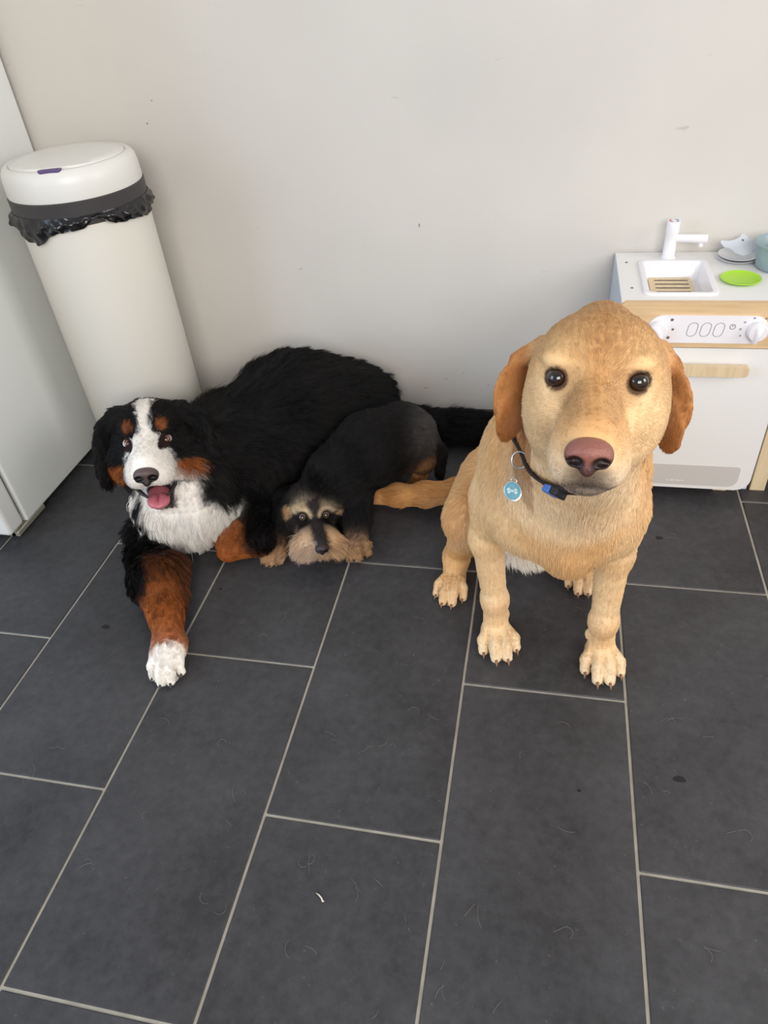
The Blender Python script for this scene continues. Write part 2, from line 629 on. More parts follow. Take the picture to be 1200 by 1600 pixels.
# bag edge: crumpled skirt hanging below the band
V, F = [], []
NB, RB = 240, 7
for j in range(RB + 1):
    for i in range(NB):
        a = 2 * math.pi * i / NB
        drop = 0.030 + 0.007 * math.sin(3 * a + 0.6) + 0.007 * math.sin(7 * a + 2.0) + 0.002 * math.sin(17 * a) + 0.0008 * math.sin(41 * a + 1)
        da = (a - math.radians(-28) + math.pi) % (2 * math.pi) - math.pi
        drop += 0.016 * math.exp(-(da / 0.16) ** 2) - 0.020 * math.exp(-((da + 0.42) / 0.16) ** 2)
        da = (a - math.radians(-115) + math.pi) % (2 * math.pi) - math.pi
        drop += 0.012 * math.exp(-(da / 0.45) ** 2)
        t = j / RB
        z = 0.710 - max(0.008, drop) * t
        wr = 0.0018 * math.sin(23 * a + 5 * t) + 0.0016 * math.sin(37 * a - 7 * t + 1.3) + 0.0016 * math.sin(13 * a + 11 * t) + 0.0006 * math.sin(71 * a)
        r = BR + 0.0055 + (0.006 * math.sin(math.pi * min(1, t * 1.1)) + wr) * min(1, 3 * t) + 0.003 * t
        if t > 0 and abs((a - math.radians(-150) + math.pi) % (2 * math.pi) - math.pi) < 0.12:
            r += 0.008 * t
        r = max(r, BR + 0.0015)
        V.append((r * math.cos(a), r * math.sin(a), z))
for j in range(RB):
    for i in range(NB):
        i2 = (i + 1) % NB
        F.append((j * NB + i, j * NB + i2, (j + 1) * NB + i2, (j + 1) * NB + i))
bag = mesh_obj('bin_bag', V, F, M_BAG, bn)

# ------------------------------------------------------------------ toy kitchen
KX0, KX1, KY0, KY1, KH = 0.156, 0.500, 1.482, 1.752, 0.500
ko = ((KX0 + KX1) / 2, (KY0 + KY1) / 2, 0)
kt = empty('toy_kitchen', ko, 'small white wooden toy kitchen with sink, knobs and oven door against the wall', 'toy kitchen')


def kbox(name, lo, hi, mat, parent=kt, bevel=0.002, seg=2):
    return box_obj(name, lo, hi, mat, parent, bevel, ko, seg)


def kprism(name, pts, y0, y1, cx, cz, mat, parent=kt, bevel=0.0):
    o = link(name, prism_mesh(name, pts, y0, y1, cx, cz, bevel), mat, parent)
    return o


def prism_mesh(name, pts, y0, y1, cx, cz, bevel):
    return bm_mesh(name, prism_xz(pts, y0 - ko[1], y1 - ko[1], cx - ko[0], cz, bevel))


kbox('side_panel', (KX0, KY0, 0.03), (KX0 + 0.014, KY1, KH - 0.0005), M_KSIDE)
kbox('side_panel', (KX1 - 0.014, KY0, 0.03), (KX1, KY1, KH - 0.0005), M_KSIDE)
kbox('back_panel', (KX0 + 0.014, KY1 - 0.008, 0.03), (KX1 - 0.014, KY1, KH - 0.014), M_KWHITE)
kbox('bottom_panel', (KX0 + 0.014, KY0, 0.035), (KX1 - 0.014, KY1 - 0.008, 0.047), M_KWHITE)
for fx in (KX0 + 0.02, KX1 - 0.065):
    for fy in (KY0 + 0.03, KY1 - 0.05):
        kbox('foot', (fx, fy, 0.0), (fx + 0.03, fy + 0.03, 0.036), M_WOODP, bevel=0.001)
# counter with a sink opening: a grid of quads around the hole, plus a moulded sink
SX0, SX1, SY0, SY1 = 0.213, 0.340, 1.516, 1.688
bm = bmesh.new()


def frame_slab(bm, x0, x1, y0, y1, hx0, hx1, hy0, hy1, z0, z1):
    def ring(xa, xb, ya, yb, z):
        return [bm.verts.new((xa - ko[0], ya - ko[1], z)), bm.verts.new((xb - ko[0], ya - ko[1], z)),
                bm.verts.new((xb - ko[0], yb - ko[1], z)), bm.verts.new((xa - ko[0], yb - ko[1], z))]
    ot, it = ring(x0, x1, y0, y1, z1), ring(hx0, hx1, hy0, hy1, z1)
    ob, ib = ring(x0, x1, y0, y1, z0), ring(hx0, hx1, hy0, hy1, z0)
    for i in range(4):
        j = (i + 1) % 4
        bm.faces.new((ot[i], ot[j], it[j], it[i]))
        bm.faces.new((ob[j], ob[i], ib[i], ib[j]))
        bm.faces.new((ob[i], ob[j], ot[j], ot[i]))
        bm.faces.new((it[i], it[j], ib[j], ib[i]))


frame_slab(bm, KX0 + 0.001, KX1 - 0.001, KY0 - 0.002, KY1 - 0.0005, SX0, SX1, SY0, SY1, KH - 0.012, KH + 0.0005)
link('worktop', bm_mesh('worktop', bm), M_KWHITE, kt)
for sx, sy in ((0.181, 1.545), (0.178, 1.69)):
    V, F = lathe([(0.0028, 0), (0.0028, 0.0012), (0.0015, 0.0006), (0.0, 0.0004)], 12)
    o = mesh_obj('screw_cap', V, F, M_PRINT, kt)
    o.location = (sx - ko[0], sy - ko[1], KH + 0.0004)
# sink: rim + basin
bm = bmesh.new()
w_, l_ = SX1 - SX0, SY1 - SY0
rings = [(rounded_rect(w_ + 0.022, l_ + 0.022, 0.018), KH + 0.0006), (rounded_rect(w_ + 0.020, l_ + 0.020, 0.017), KH + 0.0045),
         (rounded_rect(w_ + 0.012, l_ + 0.012, 0.014), KH + 0.006), (rounded_rect(w_ - 0.002, l_ - 0.002, 0.010), KH + 0.004),
         (rounded_rect(w_ - 0.008, l_ - 0.008, 0.010), KH - 0.006), (rounded_rect(w_ - 0.016, l_ - 0.016, 0.012), KH - 0.032),
         (rounded_rect(w_ - 0.026, l_ - 0.026, 0.012), KH - 0.036)]
vr = []
scx, scy = (SX0 + SX1) / 2 - ko[0], (SY0 + SY1) / 2 - ko[1]
for pts, z in rings:
    vr.append([bm.verts.new((scx + x, scy + y, z)) for x, y in pts])
for a_, b_ in zip(vr[:-1], vr[1:]):
    n = len(a_)
    for i in range(n):
        bm.faces.new((a_[i], a_[(i + 1) % n], b_[(i + 1) % n], b_[i]))
bm.faces.new(vr[-1])
sink = smooth_by_angle(link('sink', bm_mesh('sink', bm), M_KPLASTIC, kt), 50)
# slatted wooden board lying in the sink
bd = kbox('drain_board', (SX0 + 0.014, SY0 + 0.015, KH - 0.0348), (SX1 - 0.022, SY1 - 0.016, KH - 0.027), M_WOODP, sink, 0.001)
for i in range(6):
    yy = SY1 - 0.034 - i * 0.021
    pts = rounded_rect(0.072, 0.0042, 0.002, 3)
    bm = bmesh.new()
    bm.faces.new([bm.verts.new((scx - 0.002 + x, yy - ko[1] + y, KH - 0.0266)) for x, y in pts])
    link('slit', bm_mesh('slit', bm), M_SLIT, sink)
# tap
tx, ty = 0.270, 1.718
V, F = lathe([(0.0, KH), (0.0165, KH), (0.0165, KH + 0.003), (0.0135, KH + 0.006), (0.0130, KH + 0.055), (0.0142, KH + 0.058), (0.0142, KH + 0.080), (0.0128, KH + 0.083), (0, KH + 0.0832)], 32)
tap = smooth_by_angle(mesh_obj('tap', V, F, M_KPLASTIC, kt), 50)
tap.location = (tx - ko[0], ty - ko[1], 0)
sd = np.array([0.985, -0.17, 0.0])
V, F = tube([(0, 0, KH + 0.045), tuple(sd * 0.03 + [0, 0, KH + 0.046]), tuple(sd * 0.076 + [0, 0, KH + 0.047])], [0.0088, 0.0088, 0.0098], 24)
sp = smooth_by_angle(mesh_obj('spout', V, F, M_KPLASTIC, tap), 50)
V, F = tube([tuple(sd * 0.064 + [0, 0, KH + 0.040]), tuple(sd * 0.064 + [0, 0, KH + 0.030])], [0.005, 0.005], 16)
smooth_by_angle(mesh_obj('outlet', V, F, M_KPLASTIC, tap), 50)
for a0, a1, mt in ((120, 250, M_RED), (-60, 70, M_BLUE)):
    V, F = [], []
    for i in range(13):
        a = math.radians(a0 + (a1 - a0) * i / 12)
        for r in (0.0074, 0.0102):
            V.append((r * math.cos(a), r * math.sin(a), KH + 0.0837))
    for i in range(12):
        F.append((2 * i, 2 * i + 1, 2 * i + 3, 2 * i + 2))
    mesh_obj('mark', V, F, mt, tap, False)
# wooden front rail
RW = KX1 - KX0 + 0.004
kprism('rail', rounded_rect(RW, 0.097, (0.014, 0.014, 0.003, 0.003)), KY0 - 0.014, KY0, (KX0 + KX1) / 2, 0.4525, M_WOOD, bevel=0.0015)
yp = KY0 - 0.014
panel = kprism('control_panel', rounded_rect(0.232, 0.060, 0.0296, 10), yp - 0.003, yp + 0.001, 0.330, 0.4455, M_KPLASTIC, bevel=0.0008)
for kx in (0.234, 0.425):
    V, F = lathe([(0.0205, 0), (0.0205, 0.004), (0.0195, 0.008), (0.0185, 0.014), (0.017, 0.016), (0, 0.0165)], 40)
    V = np.array(V)
    # fluted wing: pinch the top into a ridge
    bm = bmesh.new()
    kn = mesh_obj('knob', V, F, M_KPLASTIC, kt)
    smooth_by_angle(kn, 45)
    kn.rotation_euler = (math.pi / 2, 0, 0)
    kn.location = (kx - ko[0], yp - 0.003 - ko[1], 0.4455)
    # grip ridge, a rounded wedge across the face
    prof = [(-0.019, 0.0075, 0.010), (-0.010, 0.0065, 0.022), (0.0, 0.0055, 0.0245), (0.010, 0.0048, 0.0245), (0.021, 0.0035, 0.021)]
    V, F = [], []
    ng = 8
    for (s, hw, hz) in prof:
        for i in range(ng + 1):
            q = -1 + 2 * i / ng
            V.append((q * hw * 1.5, s, 0.008 + (hz - 0.008) * math.sqrt(max(0, 1 - q * q)) ** 0.8))
    for j in range(len(prof) - 1):
        for i in range(ng):
            F.append((j * (ng + 1) + i, j * (ng + 1) + i + 1, (j + 1) * (ng + 1) + i + 1, (j + 1) * (ng + 1) + i))
    F.append(tuple(range(ng + 1)))
    F.append(tuple((len(prof) - 1) * (ng + 1) + i for i in range(ng, -1, -1)))
    g = smooth_by_angle(mesh_obj('grip', V, F, M_KPLASTIC, kn), 60)
    g.rotation_euler = (0, 0, math.radians(205 if kx < 0.3 else 172))
    bm.free()


def outline_print(name, pts, width, cx, cz, y, mat, parent):
    bm = bmesh.new()
    n = len(pts)
    P = [Vector((p[0], p[1])) for p in pts]
    outer, inner = [], []
    for i in range(n):
        t = (P[(i + 1) % n] - P[i - 1]).normalized()
        nn = Vector((t.y, -t.x)) * width / 2
        outer.append(bm.verts.new((cx + P[i].x + nn.x - ko[0], y - ko[1], cz + P[i].y + nn.y)))
        inner.append(bm.verts.new((cx + P[i].x - nn.x - ko[0], y - ko[1], cz + P[i].y - nn.y)))
    for i in range(n):
        j = (i + 1) % n
        bm.faces.new((outer[i], outer[j], inner[j], inner[i]))
    return link(name, bm_mesh(name, bm), mat, parent)


yq = yp - 0.0034
for ox in (0.302, 0.3275, 0.353):
    outline_print('digit', [(x + 0.12 * z, z) for x, z in rounded_rect(0.0185, 0.0300, 0.0092, 6)], 0.0009, ox, 0.4455, yq, M_PRINT, panel)
outline_print('power_symbol', [(0.0052 * math.cos(t * 2 * math.pi / 20), 0.0052 * math.sin(t * 2 * math.pi / 20)) for t in range(20)], 0.0012, 0.378, 0.4525, yq, M_PRINT, panel)
for (x0, x1, z0, z1, rr_) in ((0.3773, 0.3787, 0.4525, 0.456, 0),):
    kbox('power_symbol_bar', (x0, yq - 0.0001, z0), (x1, yq + 0.0001, z1), M_PRINT, panel, 0)


def dot(cx, cz, r, mat=None):
    bm = bmesh.new()
    bm.faces.new([bm.verts.new((cx + r * math.cos(t) - ko[0], yq - ko[1], cz + r * math.sin(t))) for t in [i * 2 * math.pi / 14 for i in range(14)]])
    link('dot', bm_mesh('dot', bm), mat or M_PRINT, panel)


for dx, dz, r in ((0.0255, 0.021, 0.0032), (0.030, 0.0, 0.0026), (0.0235, -0.0185, 0.0034)):
    dot(0.234 + dx, 0.4455 + dz, r)
for dx, dz in ((-0.026, 0.017), (-0.0315, 0.002), (-0.029, -0.012), (-0.010, 0.026), (0.012, 0.025), (0.0265, 0.014)):
    outline_print('tick', [(0.0016 * math.cos(t), 0.0016 * math.sin(t)) for t in [i * math.pi / 4 for i in range(8)]], 0.0011, 0.425 + dx, 0.4455 + dz, yq, M_PRINT, panel)
# oven door
dz0, dz1 = 0.034, 0.401
door = kprism('oven_door', rounded_rect(KX1 - KX0, dz1 - dz0, (0.003, 0.003, 0.030, 0.030), 8), KY0 - 0.011, KY0 - 0.001, (KX0 + KX1) / 2, (dz0 + dz1) / 2, M_KWHITE, bevel=0.0015)
kprism('handle', rounded_rect(0.20, 0.024, (0.006, 0.006, 0.006, 0.006)), KY0 - 0.030, KY0 - 0.018, 0.3275, 0.3565, M_WOODP, door, bevel=0.002)
for hx in (0.25, 0.405):
    kbox('handle_post', (hx - 0.006, KY0 - 0.019, 0.350), (hx + 0.006, KY0 - 0.010, 0.362), M_WOODP, door, 0.0005)
kprism('window', rounded_rect(0.290, 0.058, (0.008, 0.008, 0.022, 0.022)), KY0 - 0.0118, KY0 - 0.0105, 0.3275, 0.0725, M_KGREY, door)
# faint pale maker's lettering, too small to read in the photograph: a row of letter bars
for i in range(11):
    w = 0.0028 if i % 4 != 1 else 0.0014
    kbox('lettering', (0.314 + i * 0.0036, KY0 - 0.0121, 0.0535), (0.314 + i * 0.0036 + w, KY0 - 0.0119, 0.0535 + (0.004 if i % 3 else 0.0052)), M_PRINTL, door, 0)

# things on the worktop -------------------------------------------------
ZT = KH + 0.0006


def dish(name, c, prof, mat, label, cat, group=None, sx=1.0, n=48):
    V, F = lathe(prof, n, close=True)
    V = [(x * sx, y, z) for x, y, z in V]
    o = smooth_by_angle(mesh_obj(name, V, F, mat, None), 50)
    o.location = c
    return tag(o, label, cat, group)


dish('green_plate', (0.402, 1.588, ZT), [(0.0005, 0.0), (0.030, 0.0), (0.0395, 0.004), (0.0408, 0.0055), (0.0395, 0.0062), (0.036, 0.0045), (0.030, 0.0028), (0.0005, 0.0026)],
     M_GREEN, 'bright lime green toy plate lying beside the toy sink', 'plate')
pp = [(0.0005, 0.0), (0.024, 0.0), (0.034, 0.004), (0.0425, 0.0068), (0.043, 0.008), (0.034, 0.0062), (0.024, 0.002), (0.0005, 0.0018)]
dish('toy_plate', (0.414, 1.704, ZT), pp, M_PLATE, 'lower white toy plate of the stack beside the pot', 'plate', 'white toy plates')
dish('toy_plate', (0.416, 1.706, ZT + 0.005), pp, M_PLATE, 'upper white toy plate of the stack, under the grey-white utensil', 'plate', 'white toy plates')
# pale spatula-like utensil with eared outline, lying on the plates
out = [(-0.036, -0.006), (-0.022, -0.009), (-0.012, -0.020), (0.004, -0.026), (0.018, -0.022), (0.030, -0.012), (0.038, 0.004), (0.030, 0.016), (0.017, 0.019), (0.013, 0.028), (0.004, 0.031), (-0.003, 0.021), (-0.014, 0.014), (-0.026, 0.010), (-0.042, 0.010), (-0.044, 0.005)]
bm = bmesh.new()
a_ = [bm.verts.new((x, y, 0.0)) for x, y in out]
b_ = [bm.verts.new((x, y, 0.0025)) for x, y in out]
bm.faces.new(list(reversed(a_)))
top = bm.faces.new(b_)
for i in range(len(out)):
    bm.faces.new((a_[i], a_[(i + 1) % len(out)], b_[(i + 1) % len(out)], b_[i]))
ut = link('toy_utensil', bm_mesh('toy_utensil', bm), M_SPAT)
ut.location = (0.416, 1.706, ZT + 0.0290)
ut.rotation_euler = (math.radians(32), math.radians(6), math.radians(4))
tag(ut, 'flat grey-white toy utensil lying on the stacked white plates', 'utensil')
V, F = lathe([(0.004, 0), (0.004, 0.0006)], 14)
o = mesh_obj('rivet', V, F, M_PRINT, ut)
o.location = (0.004, 0.014, 0.0026)
o.scale = (0.6, 0.6, 1)
# pot
pot = empty('toy_pot', (0.485, 1.655, ZT), 'blue-grey toy cooking pot at the right end of the toy worktop', 'pot')
V, F = lathe([(0.0005, 0.0), (0.036, 0.0), (0.043, 0.006), (0.048, 0.030), (0.049, 0.048), (0.054, 0.053), (0.0555, 0.056), (0.0525, 0.0575), (0.0465, 0.052), (0.0455, 0.030), (0.041, 0.009), (0.0005, 0.005)], 56, close=True)
smooth_by_angle(mesh_obj('body', V, F, M_POT, pot), 60)
for s in (1,):
    pts = []
    for i in range(9):
        a = math.pi * i / 8
        pts.append((s * 0.022 * math.cos(a), -0.050 - 0.016 * math.sin(a), 0.047))
    V, F = tube(pts, [0.0045] * 9, 10)
    h = mesh_obj('handle', V, F, M_POT, pot)
    h.rotation_euler = (0, 0, math.radians(80))

# wooden play furniture beside the kitchen: only its front left leg shows
wo = (0.72, 1.62, 0)
ws = empty('wooden_play_table', wo, 'small pale wooden table at the right edge, one leg showing beside the toy kitchen', 'table')
for lx, ly in ((0.520, 1.520), (0.86, 1.520), (0.520, 1.70), (0.86, 1.70)):
    box_obj('leg', (lx, ly, 0.0), (lx + 0.034, ly + 0.022, 0.30), M_WOODP, ws, 0.0015, wo)
box_obj('apron', (0.556, 1.523, 0.235), (0.858, 1.540, 0.298), M_WOODP, ws, 0.001, wo)
box_obj('apron', (0.556, 1.702, 0.235), (0.858, 1.719, 0.298), M_WOODP, ws, 0.001, wo)
box_obj('tabletop', (0.512, 1.505, 0.30), (0.902, 1.735, 0.318), M_WOODP, ws, 0.003, wo)

# ------------------------------------------------------------------ sculpting toolkit (smooth-blended solids -> one skin)


class Sculpt:
    def __init__(self, lo, hi, h):
        self.lo = np.array(lo, float)
        self.h = h
        self.n = np.ceil((np.array(hi, float) - self.lo) / h).astype(int) + 1
        self.d = np.full(self.n, 0.2, np.float32)
        self.ax = [self.lo[i] + h * np.arange(self.n[i]) for i in range(3)]
        self.prims = []

    def _box(self, lo, hi):
        a = np.clip(np.floor((lo - self.lo) / self.h).astype(int), 0, self.n)
        b = np.clip(np.ceil((hi - self.lo) / self.h).astype(int) + 1, 0, self.n)
        return tuple(slice(a[i], b[i]) for i in range(3))

    def _apply(self, f, lo, hi, k, carve=False):
        m = k + 0.03
        sl = self._box(np.array(lo) - m, np.array(hi) + m)
        if any(s.stop <= s.start for s in sl):
            return
        X, Y, Z = np.meshgrid(self.ax[0][sl[0]], self.ax[1][sl[1]], self.ax[2][sl[2]], indexing='ij')
        v = f(np.stack([X, Y, Z], -1))
        d = self.d[sl]
        if carve:
            v = -v
            hh = np.maximum(k - np.abs(d - v), 0) / k
            self.d[sl] = np.maximum(d, v) + hh * hh * k * 0.25
        else:
            hh = np.maximum(k - np.abs(d - v), 0) / k
            self.d[sl] = np.minimum(d, v) - hh * hh * k * 0.25

    def cone(self, a, b, ra, rb, k=0.02, col=(0.5, 0.5, 0.5), fur=0.01, flow=None):
        a, b = np.array(a, float), np.array(b, float)
        ab = b - a
        L2 = max(ab @ ab, 1e-9)

        def f(P):
            t = np.clip(((P - a) @ ab) / L2, 0, 1)
            return np.sqrt((((P - a) - t[..., None] * ab) ** 2).sum(-1)) - (ra + (rb - ra) * t)
        r = max(ra, rb)
        self._apply(f, np.minimum(a, b) - r, np.maximum(a, b) + r, k)
        self.prims.append((f, np.array(col), fur, np.array(flow if flow is not None else ab, float)))

    def ell(self, c, r, axes=None, k=0.02, col=(0.5, 0.5, 0.5), fur=0.01, flow=(0, 0, -1)):
        c, r = np.array(c, float), np.array(r, float)
        A = np.eye(3) if axes is None else np.array(axes, float)   # rows are axes

        def f(P):
            q = (P - c) @ A.T
            k0 = np.sqrt(((q / r) ** 2).sum(-1))
            k1 = np.sqrt(((q / (r * r)) ** 2).sum(-1)) + 1e-9
            return k0 * (k0 - 1) / k1
        R = r.max()
        self._apply(f, c - R, c + R, k)
        self.prims.append((f, np.array(col), fur, np.array(flow, float)))

    def carve(self, c, r, axes=None, k=0.006):
        c, r = np.array(c, float), np.array(r, float)
        A = np.eye(3) if axes is None else np.array(axes, float)

        def f(P):
            q = (P - c) @ A.T
            k0 = np.sqrt(((q / r) ** 2).sum(-1))
            k1 = np.sqrt(((q / (r * r)) ** 2).sum(-1)) + 1e-9
            return k0 * (k0 - 1) / k1
        R = r.max()
        self._apply(f, c - R, c + R, k, True)

    def carve_field(self, other, gap=0.002):
        """keep clear of another sculpted body."""
        sl, ii, ww = [], [], []
        for i in range(3):
            g = (self.ax[i] - other.lo[i]) / other.h
            ok = np.where((g >= 0) & (g < other.n[i] - 1))[0]
            if len(ok) == 0:
                return
            sl.append(slice(ok[0], ok[-1] + 1))
            b = np.floor(g[ok]).astype(int)
            ii.append(b)
            ww.append((g[ok] - b).astype(np.float32))
        v = other.d
        v = v[ii[0]] * (1 - ww[0])[:, None, None] + v[ii[0] + 1] * ww[0][:, None, None]
        v = v[:, ii[1]] * (1 - ww[1])[None, :, None] + v[:, ii[1] + 1] * ww[1][None, :, None]
        v = v[:, :, ii[2]] * (1 - ww[2])[None, None, :] + v[:, :, ii[2] + 1] * ww[2][None, None, :]
        s = tuple(sl)
        self.d[s] = np.maximum(self.d[s], gap - v)

    def floor_cut(self, z=0.001):
        Z = self.ax[2][None, None, :]
        self.d = np.maximum(self.d, (z - Z).astype(np.float32))

    def skin(self):
        d = self.d
        s = d < 0
        n = np.array(d.shape)
        cnt = np.zeros(n - 1, np.int8)
        offs = [(i, j, k) for i in (0, 1) for j in (0, 1) for k in (0, 1)]
        for o in offs:
            cnt += s[o[0]:o[0] + n[0] - 1, o[1]:o[1] + n[1] - 1, o[2]:o[2] + n[2] - 1]
        act = (cnt > 0) & (cnt < 8)
        I = np.argwhere(act)
        idx = np.full(n - 1, -1, np.int64)
        idx[act] = np.arange(len(I))
        pos = np.zeros((len(I), 3))
        num = np.zeros(len(I))
        for axn in range(3):
            e = np.zeros(3, int)
            e[axn] = 1
            for o in offs:
                if o[axn]:
                    continue
                A = I + o
                B = A + e
                va = d[A[:, 0], A[:, 1], A[:, 2]]
                vb = d[B[:, 0], B[:, 1], B[:, 2]]
                cr = (va < 0) != (vb < 0)
                t = np.where(cr, va / np.where(cr, va - vb, 1), 0)
                pos[cr] += np.array(o) + t[cr, None] * e
                num[cr] += 1
        V = self.lo + self.h * (I + pos / num[:, None])
        F = []
        for axn in range(3):
            u, v = (axn + 1) % 3, (axn + 2) % 3
            sl0 = [slice(None)] * 3
            sl1 = [slice(None)] * 3
            sl0[axn] = slice(0, -1)
            sl1[axn] = slice(1, None)
            a, b = s[tuple(sl0)], s[tuple(sl1)]
            G = np.argwhere(a != b)
            G = G[(G[:, u] > 0) & (G[:, v] > 0) & (G[:, u] < n[u] - 1) & (G[:, v] < n[v] - 1)]
            eu = np.zeros(3, int)
            eu[u] = 1
            ev = np.zeros(3, int)
            ev[v] = 1
            q = np.stack([idx[tuple((G - o).T)] for o in (eu * 0, eu, eu + ev, ev)], 1)
            flip = a[tuple(G.T)]
            q[~flip] = q[~flip][:, ::-1]
            F.append(q)
        F = np.concatenate(F)
        F = F[(F >= 0).all(1)]
        return V, F

    def attrs(self, V, soft=0.007):
        W = np.zeros(len(V))
        C = np.zeros((len(V), 3))
        L = np.zeros(len(V))
        T = np.zeros((len(V), 3))
        for f, c, fur, flow in self.prims:
            w = np.exp(-np.clip(f(V), -0.02, 0.15) / soft)
            W += w
            C += w[:, None] * c
            L += w * fur
            T += w[:, None] * flow / (np.linalg.norm(flow) + 1e-9)
        W = np.maximum(W, 1e-12)
        return C / W[:, None], L / W, T / W[:, None]


def vert_normals(V, F):
    n = np.cross(V[F[:, 2]] - V[F[:, 0]], V[F[:, 3]] - V[F[:, 1]])
    N = np.zeros_like(V)
    for i in range(4):
        for k in range(3):
            N[:, k] += np.bincount(F[:, i], weights=n[:, k], minlength=len(V))
    return N / (np.linalg.norm(N, axis=1, keepdims=True) + 1e-12)


def relax(V, F, it=2, lam=0.5):
    E = np.concatenate([F[:, [0, 1]], F[:, [1, 2]], F[:, [2, 3]], F[:, [3, 0]]])
    for _ in range(it):
        S = np.zeros_like(V)
        c = np.bincount(E[:, 0], minlength=len(V)) + np.bincount(E[:, 1], minlength=len(V))
        for k in range(3):
            S[:, k] = np.bincount(E[:, 0], weights=V[E[:, 1], k], minlength=len(V)) + np.bincount(E[:, 1], weights=V[E[:, 0], k], minlength=len(V))
        V = V + lam * (S / np.maximum(c, 1)[:, None] - V)
    return V


def unit(v):
    return v / (np.linalg.norm(v, axis=-1, keepdims=True) + 1e-12)


def grow_coat(name, V, F, N, C, Ln, T, count, parent, origin, mat, lift=0.25, jit=0.25, grav=0.15, seg=4, rad=0.00045,
              clump=0.0, clump_size=0.012, cjit=0.12, seed=1, wave=0.0):
    g = np.random.default_rng(seed)
    tri = np.concatenate([F[:, [0, 1, 2]], F[:, [0, 2, 3]]])
    A = np.linalg.norm(np.cross(V[tri[:, 1]] - V[tri[:, 0]], V[tri[:, 2]] - V[tri[:, 0]]), axis=1)
    Ln = np.where((V[:, 2] < 0.022) & (N[:, 2] < -0.25), 0.0, Ln)
    lm = Ln[tri].mean(1)
    A = A * (lm > 0.0012)
    A = A * np.clip(0.020 / np.maximum(lm, 0.003), 0.8, 4.5)      # short fur is denser
    pick = g.choice(len(tri), count, p=A / A.sum())
    b = g.random((count, 2))
    fl = b.sum(1) > 1
    b[fl] = 1 - b[fl]
    w = np.stack([1 - b.sum(1), b[:, 0], b[:, 1]], 1)
    t = tri[pick]

    def itp(X):
        return (X[t] * (w[..., None] if X.ndim == 2 else w)).sum(1)
    p, n, c, l, fl = itp(V), unit(itp(N)), itp(C), itp(Ln), itp(T)
    fl = fl - n * (fl * n).sum(1, keepdims=True)
    fl = unit(fl)
    l = l * g.uniform(0.65, 1.2, count)
    # low frequency sway so that locks fall together
    ph = p * 38.0
    sway = np.stack([np.sin(ph[:, 1] * 1.3 + ph[:, 2]), np.sin(ph[:, 2] * 1.1 + ph[:, 0] * 1.4), np.sin(ph[:, 0] * 1.2 - ph[:, 1])], 1)
    lf = (lift + (0.30 - lift) * np.clip(1 - l / 0.014, 0, 1))[:, None]
    dirn = unit(fl * (1 - lf) + n * lf + sway * jit * 0.5 + g.normal(0, jit * 0.35, (count, 3)))
    if clump > 0:
        cell = np.floor(p / clump_size + g.normal(0, 0.22, (count, 3))).astype(np.int64)
        key = cell[:, 0] * 73856093 ^ cell[:, 1] * 19349663 ^ cell[:, 2] * 83492791
        _, inv = np.unique(key, return_inverse=True)
        cn = np.bincount(inv)
        dirn = unit(dirn + g.normal(0, jit * 0.45, (len(cn), 3))[inv] * np.clip(l / 0.02, 0.2, 1.0)[:, None])
        l = l * g.uniform(0.75, 1.15, len(cn))[inv]
    P = np.zeros((count, seg, 3))
    P[:, 0] = p - n * 0.0003
    st = (l / (seg - 1))[:, None]
    cur = P[:, 0]
    for k in range(1, seg):
        dirn = unit(dirn + fl * 0.25 + np.array([0, 0, -grav]) + g.normal(0, wave, (count, 3)))
        # keep strands outside the skin
        inn = (dirn * n).sum(1)
        dirn = unit(dirn + n * np.maximum(0, 0.5 * lf[:, 0] - inn)[:, None])
        cur = cur + dirn * st
        P[:, k] = cur
    if clump > 0:
        for k in range(1, seg):
            mean = np.stack([np.bincount(inv, weights=P[:, k, q]) / cn for q in range(3)], 1)
            f = clump * (k / (seg - 1)) ** 1.2
            P[:, k] += (mean[inv] - P[:, k]) * f
        cj = g.normal(1, cjit, cn.max() * 0 + len(cn))
        lum = np.clip(1 - 1.2 * c.mean(1), 0.15, 1.0)
        c = c * np.clip(1 + (cj[inv] - 1) * lum, 0.6, 1.5)[:, None]
    P[..., 2] = np.maximum(P[..., 2], 0.0012)
    c = np.clip(c * (1 + g.normal(0, 0.16, count) * np.clip(1 - c.mean(1), 0.3, 1.0))[:, None], 0, 1)
    hc = bpy.data.hair_curves.new(name)
    hc.add_curves([seg] * count)
    hc.position_data.foreach_set('vector', (P - np.asarray(origin)).astype(np.float32).ravel())
    ra = hc.attributes.get('radius') or hc.attributes.new('radius', 'FLOAT', 'POINT')
    prof = rad * (1 - (np.arange(seg) / (seg - 1)) ** 1.5 * 0.85)
    ra.data.foreach_set('value', (prof[None, :] * np.clip(l / 0.016, 0.6, 1.0)[:, None]).astype(np.float32).ravel())
    ca = hc.attributes.new('Col', 'FLOAT_COLOR', 'CURVE')
    cc = np.ones((count, 4), np.float32)
    cc[:, :3] = c
    ca.data.foreach_set('color', cc.ravel())
    hc.materials.append(mat)
    o = bpy.data.objects.new(name, hc)
    COL.objects.link(o)
    o.parent = parent
    o['kind'] = 'stuff'
    return o


M_SKIN = attr_mat('dog_skin', 0.8, 0.15, noise=0.12, scale=90)
M_FUR = attr_mat('dog_fur', 0.5, 0.22)
M_EYE = attr_mat('dog_eye', 0.08, 0.6, coat=0.6)
M_NOSE = attr_mat('dog_nose', 0.38, 0.45, noise=0.12, scale=400, bump=0.35)
M_CLAW = attr_mat('dog_claw', 0.4, 0.4)
M_TONGUE = attr_mat('dog_tongue', 0.35, 0.45, noise=0.1, scale=200, bump=0.2)


